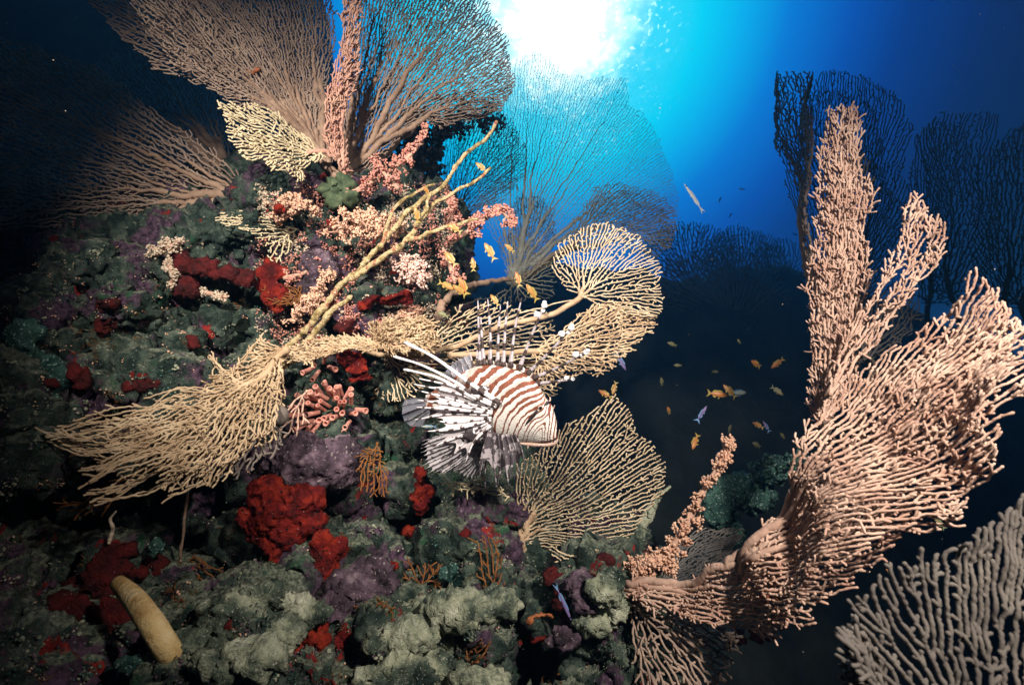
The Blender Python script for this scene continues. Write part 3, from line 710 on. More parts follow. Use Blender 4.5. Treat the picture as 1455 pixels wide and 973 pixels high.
sea_fan('blurred blue-green sea fan behind the curly column',
    [(1150,120),(1175,102),(1230,104),(1272,130),(1294,180),(1292,240),(1308,300),(1290,400),(1235,450),(1180,420),(1160,300),(1146,200)],
    [[(1216,520),(1214,390),(1200,280),(1188,130)], [(1214,390),(1250,280),(1262,150)], [(1200,280),(1225,200),(1225,120)], [(1214,390),(1270,340),(1300,300)]], [(1216,520,1.75),(1290,170,1.95),(1160,150,1.9)], .0145, .0022, M_OLIVE, M_STALKD, 56, .06, 3, layers=2, gap=.10, rmax=.010)
sea_fan('small grey sea fan spray between the column and the slanting arm',
    [(1200,300),(1205,250),(1215,205),(1236,220),(1246,250),(1232,290)], [[(1200,340),(1212,280),(1228,225)]], [(1200,340,1.2),(1245,240,1.2),(1212,205,1.25)], .0145, .0021, M_MAUVE, None, 57, .02, 4)
sea_fan('blue-grey sea fan showing under the slanting peach arm',
    [(1195,480),(1240,425),(1290,400),(1310,440),(1270,500),(1220,520)], [[(1230,560),(1245,480),(1270,430)], [(1245,480),(1215,490)]], [(1230,560,1.35),(1300,420,1.5),(1200,470,1.45)], .0150, .0021, M_GREY, M_STALKD, 58, .03, 4, layers=2)
for k, (poly, tr, tri, lab) in enumerate([
    ([(1322,420),(1318,250),(1322,180),(1350,158),(1398,165),(1420,220),(1415,330),(1395,430)], [[(1360,560),(1362,420),(1360,300),(1362,180)], [(1360,380),(1392,260)], [(1360,400),(1335,270)]], [(1360,560,2.6),(1420,200,2.8),(1320,200,2.7)], 'dim sea fan fading into the dark blue beyond the slanting peach arm'),
    ([(1408,420),(1412,300),(1425,200),(1470,160),(1540,200),(1560,330),(1500,440)], [[(1460,560),(1460,420),(1450,300),(1460,200)], [(1460,400),(1510,280)]], [(1460,560,2.4),(1530,200,2.6),(1420,200,2.6)], 'farthest dim sea fan at the edge of the dark blue')]):
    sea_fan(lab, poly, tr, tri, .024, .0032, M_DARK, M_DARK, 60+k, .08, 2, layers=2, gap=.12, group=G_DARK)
sea_fan('grey-mauve sea fan close to the lens with thick upright branches like a comb',
    [(1228,1010),(1222,930),(1232,870),(1264,800),(1302,792),(1340,785),(1375,764),(1420,735),(1470,690),(1580,690),(1600,1120),(1240,1120)],
    [[(1420,1250),(1400,1120),(1340,1000),(1290,880),(1275,820)], [(1400,1120),(1380,980),(1345,820)], [(1400,1120),(1420,960),(1405,780)], [(1420,1250),(1470,1050),(1470,860),(1480,720)], [(1420,1250),(1540,1050),(1550,800)], [(1340,1000),(1270,930),(1240,880)], [(1380,980),(1380,860),(1372,790)], [(1420,1000),(1440,880),(1440,760)]],
    [(1420,1250,.44),(1300,800,.50),(1500,720,.52)], .0080, .0024, M_COMB, M_COMB, 63, .02, 6, bias=1.3, jit=.07, rmax=.0042, layers=1, sides=8, holdfast=False, mult=2.0, twig=.02)
sea_fan('sprig of grey-mauve sea fan at the lower tip beside the comb-like fan',
    [(1194,906),(1224,894),(1240,930),(1262,1000),(1280,1060),(1215,1060)], [[(1262,1120),(1240,1010),(1208,910)]], [(1262,1120,.50),(1210,900,.52),(1240,980,.48)], .0100, .0027, M_COMB, M_COMB, 64, .02, 6, twig=.3, twl=1.8, holdfast=False, rmax=.0045)
sea_fan('feathery slate-grey sea fan behind the peach-tufted stick',
    [(922,838),(948,792),(1000,750),(1046,738),(1038,770),(1002,816),(960,836)], [[(916,840),(960,812),(1035,748)], [(940,826),(1000,800)]], [(916,840,1.22),(1046,740,1.28),(1010,815,1.15)], .0105, .0019, M_GREY, M_GREY, 65, .03, 5, bias=1.0, layers=2, gap=.03, rmax=.005)
# --- tan fan lower left
TRI_S = [(402,500,1.08),(90,610,.86),(270,672,.84)]
sea_fan('tan sea fan seen edge-on whose long branches sweep out over the dark hollow',
    [(404,498),(366,474),(356,500),(310,520),(290,552),(240,575),(190,580),(148,592),(156,606),(190,610),(210,618),(168,640),(150,658),(160,674),(200,652),(236,640),(224,672),(292,672),(312,660),(360,620),(392,600),(402,540)],
    [[(406,498),(355,545),(285,595),(200,610),(82,608)], [(355,545),(300,605),(220,640),(125,665)], [(365,545),(318,625),(250,668)], [(390,512),(345,515),(305,535)], [(380,522),(385,560),(370,600)]],
    TRI_S, .0092, .0019, M_TAN, M_TAN, 71, .03, 5, twig=.07, twl=2.0, layers=2, gap=.03, bias=1.0, jit=.45, rmax=.006,
    strands=[[(300,585),(230,580),(150,584),(76,606)], [(290,600),(200,618),(140,622),(92,612)], [(270,625),(190,652),(118,668)], [(280,640),(210,664),(130,684)], [(330,530),(340,505),(364,472)], [(300,560),(255,556),(205,572)], [(250,612),(190,632),(128,640)], [(230,590),(160,592),(110,600)], [(220,640),(160,668),(122,690)], [(290,655),(250,672),(226,684)], [(200,600),(130,606),(70,612)], [(340,540),(310,515),(300,498)], [(180,600),(120,616),(60,606)]])
sea_fan('tan gorgonian tuft curling down under the edge-on tan fan',
    [(392,600),(400,640),(345,672),(300,680),(318,640)], [[(396,590),(372,630),(330,668)]], [(396,590,1.0),(320,675,.92),(395,650,.95)], .0125, .0022, M_MAUVE, None, 72, .03, 5, twig=.15)
# --- small rusty fans
for k, (poly, tr, d, sp, m, lab) in enumerate([
    ([(514,642),(534,634),(552,660),(554,700),(516,704),(506,680)], [[(536,630),(530,665),(520,695)], [(532,655),(545,690)]], 1.06, .0085, M_RUST, 'little rust-orange sea fan hanging beside the purple rock'),
    ([(566,800),(590,792),(628,802),(632,835),(600,842),(575,838)], [[(600,845),(598,820),(575,800)], [(598,820),(625,810)]], 1.10, .0125, M_RUST, 'rusty sea fan over the pale slab below the striped fins'),
    ([(672,770),(700,756),(716,800),(712,852),(685,835)], [[(700,860),(696,820),(690,770)]], 1.02, .0115, M_RUST, 'tall rusty sea fan under the trunk of the large golden fan'),
    ([(516,905),(520,865),(548,848),(566,872),(556,905)], [[(530,915),(536,885),(545,855)]], .92, .012, M_RUST, 'dark rusty sea fan beside the dark purple rock'),
    ([(236,800),(262,782),(300,790),(318,830),(290,860),(262,845)], [[(256,800),(285,812),(300,840)], [(258,798),(290,792)]], 1.05, .016, M_RUST, 'brownish sea fan at the end of the hanging whip'),
    ([(375,405),(392,398),(432,408),(428,430),(385,432)], [[(438,420),(410,418),(378,412)]], 1.30, .0085, M_RUST, 'tiny rusty fan across the face of the red sponge'),
    ([(296,910),(330,890),(362,895),(340,940),(300,960)], [[(365,888),(330,915),(300,945)]], .74, .012, M_RUST, 'rust brown fan lying on the pale rock near the yellow tube'),
    ([(640,958),(650,920),(690,905),(700,920),(670,955)], [[(645,962),(665,935),(692,912)]], .90, .011, M_RUST, 'rusty twig fan in the dark gully under the pale slab'),
    ([(432,560),(440,590),(420,620),(395,610),(380,585)], [[(436,556),(412,582),(392,605)]], 1.04, .0115, M_PEACH, 'small peach fan in front of the pink cup corals'),
    ([(90,700),(150,690),(200,672),(160,720),(110,735)], [[(205,668),(150,700),(95,728)]], .98, .018, M_RUST, 'dim reddish fan in the dark hollow under the tan fan')]):
    c = np.array(poly).mean(0)
    sea_fan(lab, poly, tr, [(poly[0][0], poly[0][1], d), (poly[2][0], poly[2][1], d-.02), (poly[-1][0], poly[-1][1], d-.03)], sp, .0016 if m is M_RUST else .002, m, None, 80+k, .012, 8, twig=.1, rmax=.004)
# --- dark domed fans on the distant slope (silhouettes)
for k, (cx, cy, w, h, d, lab) in enumerate([(985,345,75,45,5.2,'dark domed sea fan on the far slope directly under the pale slender fish'),
        (1060,350,58,42,5.6,'dark domed sea fan on the far slope in the middle of the row'), (1112,362,40,38,5.4,'dark domed sea fan on the far slope nearest the curly column'),
        (1030,400,90,60,4.6,'dark sea fan on the far slope below the row of domes')]):
    th = np.linspace(math.pi*1.05, -.05*math.pi, 14)
    poly = [(cx+w*math.cos(t), cy+20-h*math.sin(t)*1.2) for t in th] + [(cx+10, cy+70)]
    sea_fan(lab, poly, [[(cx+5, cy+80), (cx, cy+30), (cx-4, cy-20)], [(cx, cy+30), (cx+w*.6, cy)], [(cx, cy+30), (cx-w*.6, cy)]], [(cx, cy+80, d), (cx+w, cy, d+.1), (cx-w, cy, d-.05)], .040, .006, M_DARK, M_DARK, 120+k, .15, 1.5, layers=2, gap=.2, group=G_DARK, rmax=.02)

# ================================================================== STICKS, WHIPS
def stick(name, label, cat, lines, mat, root_d, noise=.004, seed=0, group=None, names=None):
    rng = np.random.RandomState(seed)
    x0 = lines[0][0][0]; root = P(x0[0], x0[1], x0[2]); o = thing(name, label, cat, root, group)
    for j, (pts, r0, r1) in enumerate(lines):
        p = np.array([P(a, b, c) for a, b, c in pts]); r = np.linspace(r0, r1, len(p))
        p, r = spline(p, 26, r*.80)
        s = np.linspace(0, 1, len(p)); kk = np.c_[p*22, ]
        off = np.stack([perlin(p*30+7*i) for i in range(3)], 1)*noise*1.5
        r = r*(1 + .55*perlin(p*110) + .35*perlin(p*45+4) + .3*perlin(p*240+9)); mb = MB(); tube(mb, p+off, np.maximum(r, .0006), 10)
        link((names or ['main_stem', 'side_branch'])[min(j, 1)], mb.mesh('stick', mat), o)
    return o
stick('bare_coral_stick', 'long cream and orange encrusted stick rising from the reef with forked tips', 'coral stick',
    [([(345,548,1.16),(380,515,1.17),(418,485,1.18),(440,460,1.18),(480,410,1.19),(515,378,1.19),(545,340,1.20),(580,300,1.20),(630,262,1.21),(655,225,1.22),(690,198,1.23),(706,174,1.24)], .0105, .0042),
     ([(498,398,1.18),(530,375,1.17),(575,345,1.16),(600,310,1.17),(622,284,1.17),(665,262,1.18),(697,240,1.18)], .0080, .0034),
     ([(575,345,1.16),(600,335,1.15),(640,322,1.15),(676,312,1.16)], .0065, .0036),
     ([(540,352,1.19),(560,300,1.21),(585,276,1.22),(618,262,1.22)], .0060, .0035),
     ([(590,322,1.16),(604,300,1.15),(612,272,1.16)], .0060, .0040),
     ([(432,490,1.17),(470,445,1.16),(500,420,1.15)], .0085, .0060),
     ([(352,545,1.15),(400,520,1.13),(440,500,1.14)], .0100, .0060)], M_STICK, 1.2, .006, 3)
stick('hanging_whip', 'thin knobbly brown whip hanging under the tan fan', 'whip coral', [([(268,672,.98),(266,700,.99),(262,740,1.0),(257,785,1.02),(255,800,1.04)], .0032, .0026)], M_STALK, 1, .003, 5)
stick('curved_worm_tube', 'pale curved tube standing on the dark hollow floor', 'worm tube', [([(155,772,.95),(160,752,.95),(156,738,.95),(165,726,.95)], .0040, .0022)], M_SOFT_CREAM, 1, .002, 6)
stick('brown_stalk', 'brown bent stalk behind the orange fish, joining the lacy fan', 'coral stalk', [([(622,455,1.42),(628,432,1.45),(640,418,1.5),(680,402,1.6),(730,396,1.75)], .013, .008)], M_STALK, 1, .008, 8)
post = stick('encrusted_post', 'grey encrusted post with white flecks leaning beside the large golden fan', 'dead coral post',
    [([(888,800,1.16),(902,772,1.18),(916,742,1.20),(928,715,1.22),(938,698,1.24)], .022, .009), ([(918,735,1.19),(938,705,1.20),(952,690,1.21)], .006, .003)], M_PALE, 1, .010, 9)

# ================================================================== SOFT CORALS
def soft_coral(label, path, R, density, mat, seed, pol=(.0018, .0034), stalk=M_SOFT_STALK, rs=.006, group=None, cl=(8, 16), name='soft_coral', taper=.5, cr=.009):
    rng = np.random.RandomState(seed)
    p = np.array([P(*q) for q in path]); p2 = spline(p, 10) if len(p) > 2 else np.linspace(p[0], p[-1], 12)
    o = thing(name, label, 'soft coral', p[0], group); sm, pm = MB(), MB()
    tube(sm, p2 + .004*np.stack([perlin(p2*25+i*9) for i in range(3)], 1), np.linspace(rs, rs*taper, len(p2)), 8)
    L = np.linalg.norm(np.diff(p2, axis=0), axis=1).sum(); n = max(6, int(L*density))
    iv, if_ = ICO[1]
    for k in range(n):
        s = rng.rand(); c = p2[min(int(s*(len(p2)-1)), len(p2)-1)]
        d = rng.normal(size=3); d /= np.linalg.norm(d); d[1] -= .25; d[2] += .15; d /= np.linalg.norm(d)
        rr = R*(1-.45*s)*rng.uniform(.35, 1.0); e = c + d*rr
        mid = c + d*rr*.5 + rng.normal(0, .003, 3)
        tube(sm, [c, mid, e], [rs*.4, .0022, .0016], 5)
        for j in range(rng.randint(*cl)):
            q = rng.normal(size=3); q /= np.linalg.norm(q)
            cc = e + q*cr*rng.uniform(.3, 1.0)
            w = rng.uniform(*pol)
            M = np.linalg.qr(rng.normal(size=(3, 3)))[0]
            pm.add(cc + (iv*(1+.34*np.clip(rng.normal(size=(len(iv), 1)), -1.6, 1.6))*[w, w*.75, w*1.15]) @ M, if_)
    link('stalk', sm.mesh('soft_stalk', stalk), o)
    link('polyps', pm.mesh('soft_polyps', mat), o)['kind'] = 'stuff'
    return o
soft_coral('dusty pink soft coral arm rising to a point in front of the dark gap', [(500,275,1.36),(535,255,1.34),(560,238,1.33),(590,215,1.33),(608,182,1.34)], .034, 240, M_SOFT_PINK, 1)
soft_coral('dusty pink soft coral bush at the foot of the rising arm', [(565,268,1.32),(548,248,1.31),(528,222,1.31)], .026, 260, M_SOFT_PINK, 2)
soft_coral('rose soft coral drooping against the blue gap near the lacy fan', [(640,345,1.26),(680,318,1.25),(708,300,1.24),(728,318,1.24)], .032, 300, M_SOFT_PINK, 3)
soft_coral('rose soft coral cluster under the lower forked stick tip', [(640,330,1.24),(642,300,1.23),(632,278,1.23)], .034, 330, M_SOFT_PINK, 4)
soft_coral('pink soft coral patch with a red sponge dot under the edge-on ribbon fan', [(392,300,1.33),(420,293,1.31),(450,300,1.30)], .036, 420, M_SOFT_PEACH, 5)
soft_coral('thick peach soft coral mass behind the long encrusted stick', [(492,330,1.26),(520,318,1.24),(548,330,1.23),(570,322,1.24)], .052, 900, M_SOFT_PEACH, 6)
soft_coral('pale glowing soft coral cushion in the middle of the reef below the stick fork', [(575,388,1.20),(582,372,1.18),(592,386,1.17),(602,398,1.18)], .040, 900, M_SOFT_BRIGHT, 7, pol=(.0018, .003))
soft_coral('peach soft coral tufts along the lower half of the stick', [(418,455,1.26),(438,432,1.25),(450,418,1.25),(470,380,1.26)], .030, 420, M_SOFT_PEACH, 8)
soft_coral('pink soft coral sprigs dotted below the rose cluster', [(648,400,1.26),(636,372,1.25),(630,352,1.24)], .020, 260, M_SOFT_PINK, 9)
soft_coral('small peach soft coral beneath the two paired red sponges', [(545,452,1.34),(575,448,1.33),(600,440,1.34)], .022, 260, M_SOFT_PEACH, 10)
soft_coral('cream soft coral on top of the long dark red sponge', [(222,362,1.25),(238,350,1.24),(262,345,1.25)], .024, 420, M_SOFT_CREAM, 11)
soft_coral('cream soft coral sprig dangling from the edge of the long dark red sponge', [(236,372,1.25),(246,390,1.24),(242,408,1.25)], .014, 330, M_SOFT_CREAM, 12)
soft_coral('cream soft coral specks under the long dark red sponge', [(290,416,1.22),(310,420,1.21),(322,422,1.21)], .010, 240, M_SOFT_CREAM, 13)
soft_coral('peach-tufted stick of soft coral rising over the dark gully toward the table coral', [(880,822,1.03),(920,800,1.02),(952,782,1.02),(975,745,1.03),(998,700,1.04),(1022,660,1.05),(1038,626,1.06)], .026, 360, M_SOFT_PEACH, 14, rs=.008)
soft_coral('peach soft coral lump low on the pale ledge beside the hanging fringe', [(900,812,.99),(930,800,.98),(955,806,.98)], .026, 520, M_SOFT_PEACH, 15)
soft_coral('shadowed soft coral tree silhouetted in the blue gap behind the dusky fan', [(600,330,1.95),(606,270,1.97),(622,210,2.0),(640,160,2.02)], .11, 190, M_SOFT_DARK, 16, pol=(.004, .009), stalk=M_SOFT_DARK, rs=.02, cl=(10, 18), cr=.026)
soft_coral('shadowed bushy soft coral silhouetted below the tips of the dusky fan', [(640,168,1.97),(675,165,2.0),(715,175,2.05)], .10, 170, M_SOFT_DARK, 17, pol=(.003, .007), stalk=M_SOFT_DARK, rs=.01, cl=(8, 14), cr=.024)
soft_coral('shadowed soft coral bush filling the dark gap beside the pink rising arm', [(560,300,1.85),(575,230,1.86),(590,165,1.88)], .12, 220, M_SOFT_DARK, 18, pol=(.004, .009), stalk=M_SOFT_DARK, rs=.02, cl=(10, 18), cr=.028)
soft_coral('blue-green staghorn-like soft coral bush beside the big peach fan stem', [(1085,675,1.30),(1115,660,1.30),(1142,650,1.31)], .050, 420, M_GREENCORAL, 19, pol=(.003, .005), stalk=M_GREENCORAL, rs=.012)
soft_coral('pinkish coral crust over the bright head of the stick base', [(405,395,1.30),(430,388,1.28),(455,370,1.28)], .022, 200, M_SOFT_PINK, 20)

# ================================================================== SPONGES AND ROCKS
def lump(name, label, cat, items, mat, voxel=.005, amp=1.0, seed=0, group=None, flat=.6, sink=.3, crust=None):
    """items: (px, py, radius px x, radius px y [, depth]); lumps sit on the reef where the pixel ray meets it."""
    prims = []
    if crust is None: crust = 'sponge' in name or 'crust' in name
    for it in items:
        x, y, rx, ry = it[:4]; h, nr, d = hit(x, y)
        if len(it) > 4: d = it[4] if d > it[4] + .25 or x > 900 else min(it[4], d - .004); h = P(x, y, d)
        ax, ay = rx*d/F, ry*d/F; az = min(ax, ay)*flat
        if crust and max(rx, ry) > 6:
            lr = np.random.RandomState(seed*31+int(x))
            for j in range(9):
                q = lr.uniform(-1, 1, 2)
                while q @ q > 1: q = lr.uniform(-1, 1, 2)
                h2, n2, d2 = hit(x+q[0]*rx*.72, y+q[1]*ry*.72)
                if abs(d2-d) > .09: d2 = d; h2 = P(x+q[0]*rx*.72, y+q[1]*ry*.72, d)
                if len(it) > 4: h2 = P(x+q[0]*rx*.72, y+q[1]*ry*.72, d+.012*(q@q))
                k = lr.uniform(.28, .50)
                prims.append((h2, (ax*k, max(min(ax, ay)*k*flat, .004), ay*k)))
            continue
        prims.append((h + (CAM-h)/np.linalg.norm(CAM-h)*az*(.5-sink), (ax, az, ay)))
    me = blob_mesh(name, prims, voxel, [(14, .012*amp, 'fbm'), (42, .009*amp, 'ridge'), (95, .0085*amp, 'ridge'), (190, .005*amp, 'fbm')], mat, seed)
    o = link(name, me); tag(o, label, cat, group); return o
lump('red_sponge', 'large blood-red encrusting sponge with pale flecks below the purple rock', 'sponge',
    [(395,712,48,40,1.04),(370,735,34,26,1.03),(430,715,38,36,1.06),(405,770,34,36,1.04),(385,745,40,30,1.04),(432,742,30,24,1.04)], M_RED, .0042, 1.0, 1, flat=.8)
lump('red_sponge', 'smooth dark red sponge lobe hanging beside the large blood-red sponge', 'sponge',
    [(468,778,26,24,1.02),(460,808,22,32,1.01),(474,800,22,26,1.03)], M_RED, .0042, .7, 2, flat=.8)
lump('red_sponge', 'long dark red sponge under the cream soft coral', 'sponge', [(258,376,16,20,1.26),(285,380,32,17,1.25),(320,388,28,14,1.25),(346,396,16,12,1.26),(266,408,20,16,1.26)], M_REDD, .005, 1.0, 3, flat=.9)
lump('red_sponge', 'paired bright red round sponges beside the purple-pink knob', 'sponge', [(386,388,25,20,1.30),(388,414,26,20,1.29),(394,432,18,13,1.29)], M_RED, .005, .6, 4, flat=.5)
lump('red_sponge', 'red sponge slab under the golden gorgonian stem', 'sponge', [(500,508,22,14,1.20),(510,525,22,12,1.20),(515,537,18,9,1.21)], M_RED, .005, 1.0, 5, flat=.7)
lump('red_sponge', 'upright red sponge on the pale reef under the lower fins of the lionfish', 'sponge', [(596,676,11,20,1.17),(602,700,15,14,1.17),(600,716,10,12,1.17)], M_RED, .0045, 1.0, 6, flat=.6)
lump('red_sponge', 'red sponge on the pale rock near the bottom with an orange twig', 'sponge', [(436,900,30,20,.88),(420,922,24,17,.87),(448,915,18,16,.87)], M_RED, .0042, 1.2, 7, flat=.5)
lump('red_sponge', 'small dark red sponge on the pale rock in front of the hanging whip', 'sponge', [(335,880,17,11,.86),(330,893,12,9,.86)], M_REDD, .004, 1.0, 8, flat=.5)
lump('red_sponge', 'wide dark red sponge wall in the gloom behind the yellow tube', 'sponge', [(120,830,46,48,1.0),(165,800,50,28,1.0),(210,795,36,22,1.0),(110,880,42,42,.98),(150,880,40,26,.98)], M_REDD, .006, 1.0, 9, flat=.6)
lump('red_sponge', 'small round red sponge dot in the pink coral patch', 'sponge', [(397,296,10,9,1.28)], M_RED, .003, .4, 10, flat=.6)
lump('red_sponge', 'round red sponge button over the peach coral mass', 'sponge', [(471,317,9,8,1.27)], M_RED, .003, .4, 11, flat=.6)
lump('red_sponge', 'red sponge crust along the ledge under the glowing cushion', 'sponge', [(540,428,24,7,1.30),(570,425,18,7,1.30),(520,433,14,6,1.31)], M_RED, .004, .9, 12, flat=.7)
lump('red_sponge', 'dull red sponge behind the bushy golden clump', 'sponge', [(492,467,17,11,1.30)], M_REDD, .004, .8, 13, flat=.7)
lump('red_sponge', 'dark red sponge strip against the purple-striped fish', 'sponge', [(782,818,14,16,1.02),(795,845,12,18,1.02),(805,872,10,14,1.02)], M_REDD, .004, 1.0, 14, flat=.6)
lump('red_sponge', 'small red sponge scrap under the peach fan root', 'sponge', [(860,892,12,9,.99)], M_REDD, .0035, .8, 15, flat=.6)
lump('red_sponge', 'small red sponge scrap at the foot of the encrusted post', 'sponge', [(860,796,12,6,1.04)], M_REDD, .0035, .8, 16, flat=.6)
lump('red_sponge', 'dark red sponge in the shade below the giant peach fan', 'sponge', [(1045,905,22,14,.98),(1075,900,18,12,.98)], M_REDD, .005, 1.0, 17, flat=.6)
for k, (x, y, a, b, lab) in enumerate([(152,462,16,12,'dull red sponge patch above the dark hollow edge'), (275,488,10,12,'little red sponge patch between the dark hollow and the tan fan'),
        (200,548,24,10,'red sponge strip behind the sweeping branches of the tan fan'), (112,540,14,24,'slanting red sponge band beside the green crust'), (72,545,10,8,'red sponge fleck on the green crust'),
        (150,432,20,8,'thin red sponge streak below the little grey fan'), (580,758,9,8,'tiny red sponge speck above the rusty fan'), (560,805,8,7,'tiny red sponge speck at the foot of the rusty fan'),
        (520,262,14,8,'red sponge crust beside the dusty pink bush'), (660,757,8,6,'tiny red sponge speck on the pale reef beside the dark hole'), (632,908,16,5,'thin red sponge streak along the pale slab edge')]):
    lump('red_sponge', lab, 'sponge', [(x, y, a, b)], M_REDD if k < 6 else M_RED, .004, 1.0, 30+k, flat=.5, sink=.2)
lump('orange_sponge', 'glowing orange sponge tangled in the lower edge of the giant peach fan', 'sponge', [(1112,835,18,14,.76),(1092,850,14,10,.76)], M_ORANGE, .003, .5, 18, flat=.5)
lump('orange_sponge', 'orange twig-like sponge lying in the dark gully', 'sponge', [(752,880,7,6,.96),(765,875,12,4,.96),(780,874,8,3,.96)], M_ORANGE, .003, .4, 19, flat=.8)
lump('orange_sponge', 'orange sponge patch caught in the brown fan over the dark corner', 'sponge', [(352,104,12,5,1.36),(366,99,8,4,1.37)], M_ORANGE, .004, .5, 20, flat=.5)
lump('coralline_rock', 'purple crusted boulder above the large blood-red sponge', 'rock', [(440,655,50,34,1.12),(480,660,34,36,1.13),(405,650,30,22,1.12)], M_PURPLE, .005, 1.3, 21, flat=.9)
lump('coralline_rock', 'dark purple knobbly rock between the red lobe and the pale slab', 'rock', [(530,815,30,20,.98),(505,840,38,24,.96),(475,865,36,18,.95),(545,830,20,16,.98)], M_PURPLE, .0045, 1.4, 22, flat=.9)
lump('coralline_rock', 'purple-pink knob beside the paired red sponges', 'rock', [(452,380,24,26,1.31),(445,405,22,20,1.31)], M_PURPLE, .005, 1.2, 23, flat=.8)
lump('coralline_rock', 'pink crusted knob among the roots of the large peach fan', 'rock', [(826,830,20,18,1.02),(836,855,22,14,1.0)], M_PURPLE, .005, 1.2, 24, flat=.8)
lump('coralline_rock', 'dark purple rock in the gully beneath the purple-striped fish', 'rock', [(800,905,24,16,.98)], M_PURPLE, .005, 1.4, 25, flat=.9)
lump('sandy_rock', 'long pale sandy rock sloping up from the yellow tube to the dark purple rock', 'rock', [(290,925,52,26,.80),(330,880,40,30,.84),(365,850,36,22,.86),(420,868,46,22,.88),(390,900,40,26,.85),(340,940,60,24,.78)], M_PALE, .005, 1.5, 26, flat=.9)
lump('sandy_rock', 'broad pale sandy slab below the rusty fans', 'rock', [(600,885,44,26,.98),(650,868,52,24,1.0),(700,862,38,18,1.02),(570,910,50,24,.95),(640,900,46,22,.97)], M_PALE, .005, 1.5, 27, flat=.9)
lump('sandy_rock', 'pale sandy slab along the very bottom of the picture', 'rock', [(560,960,60,22,.88),(620,955,60,20,.90),(680,968,50,20,.90)], M_PALE, .005, 1.5, 28, flat=.9)
lump('sandy_rock', 'mossy pale ledge under the root of the giant peach fan', 'rock', [(860,835,26,22,1.02),(845,870,30,24,1.0),(870,860,22,20,1.01)], M_PALE, .005, 1.5, 29, flat=.9)
lump('table_coral', 'round blue-green table coral standing in the gloom behind the peach-tufted stick', 'table coral', [(1050,702,42,22,1.36),(1025,722,24,18,1.34),(1070,710,24,16,1.37),(1035,745,14,30,1.38)], M_GREENCORAL, .0045, 1.8, 41, flat=1.0)
lump('green_crust', 'dull green coral crust in the gloom beside the slanting red band', 'coral crust', [(40,490,44,26,1.05),(80,545,24,40,1.03)], M_GREENCORAL, .007, 1.6, 42, flat=.6)
lump('green_crust', 'bright green algae patch at the edge of the wide dark red sponge', 'coral crust', [(222,778,22,10,.96)], M_GREENCORAL, .004, 1.0, 43, flat=.5)
lump('green_crust', 'green mossy cushion below the large blood-red sponge', 'coral crust', [(188,950,24,16,.72),(170,965,30,12,.70)], M_GREENCORAL, .005, 1.0, 44, flat=.5)
lump('green_crust', 'olive mossy cushion beside the tall rusty fan', 'coral crust', [(650,815,22,20,1.04)], M_GREENCORAL, .005, .8, 45, flat=.5)
lump('tan_sponge', 'shaggy olive sponge tuft at the foot of the edge-on ribbon fan', 'sponge', [(482,268,14,20,1.36)], M_TURF, .004, 3.0, 46, flat=.8)
# yellow tube lying across the hollow
tb = MB(); ty = [P(168,828,.76), P(190,850,.72), P(215,885,.68), P(240,925,.68)]
tube(tb, ty + [P(252, 942, .73)], [.010, .0132, .0142, .0145, .0140], 24, sub=8)
yt = link('tube_sponge', tb.mesh('tube_sponge', M_YELLOW)); tag(yt, 'smooth yellow-orange tube sponge leaning across the dark hollow', 'tube sponge')

# ---- pink cup corals
def cup_coral(cx, cy, d, rx, ry, n, label, seed):
    rng = np.random.RandomState(seed); c = P(cx, cy, d); o = thing('cup_coral', label, 'cup coral', c)
    mc = bpy.data.meshes.new('x'); pts = []
    while len(pts) < n:
        q = rng.uniform(-1, 1, 2)
        if q @ q < 1 and all(np.hypot(*(q-p)) > .17 for p in pts): pts.append(q)
    for q in pts:
        b = P(cx+q[0]*rx*.8, cy+q[1]*ry*.8, d+.03); dirv = np.array([q[0]*.8, -1.0, -q[1]*.8]) + rng.normal(0, .2, 3); dirv /= np.linalg.norm(dirv)
        r = rng.uniform(.0042, .0066); L = rng.uniform(.030, .046); mb = MB(); s = 10
        prof = [(0, .75), (.5, .8), (.85, .95), (1.0, 1.08), (1.02, .86), (.92, .60), (.75, .4)]
        u = np.cross(dirv, [.3, .5, .81]); u /= np.linalg.norm(u); w = np.cross(dirv, u); V = []
        for h, k in prof:
            for a in np.arange(s)*2*math.pi/s: V.append(b + dirv*h*L + (u*math.cos(a)+w*math.sin(a))*k*r)
        f = [(i*s+k, i*s+(k+1) % s, (i+1)*s+(k+1) % s, (i+1)*s+k) for i in range(len(prof)-1) for k in range(s)] + [tuple((len(prof)-1)*s+k for k in range(s))]
        mb.add(V, f); link('polyp', mb.mesh('cup_polyp', M_SOFT_PINK), o)
    return o
cup_coral(470, 585, 1.18, 50, 34, 44, 'cluster of pink tube-like cup corals between the tan fan and the lionfish', 3)
cup_coral(455, 520, 1.20, 16, 10, 5, 'few short pink cup corals under the golden gorgonian stem', 4)

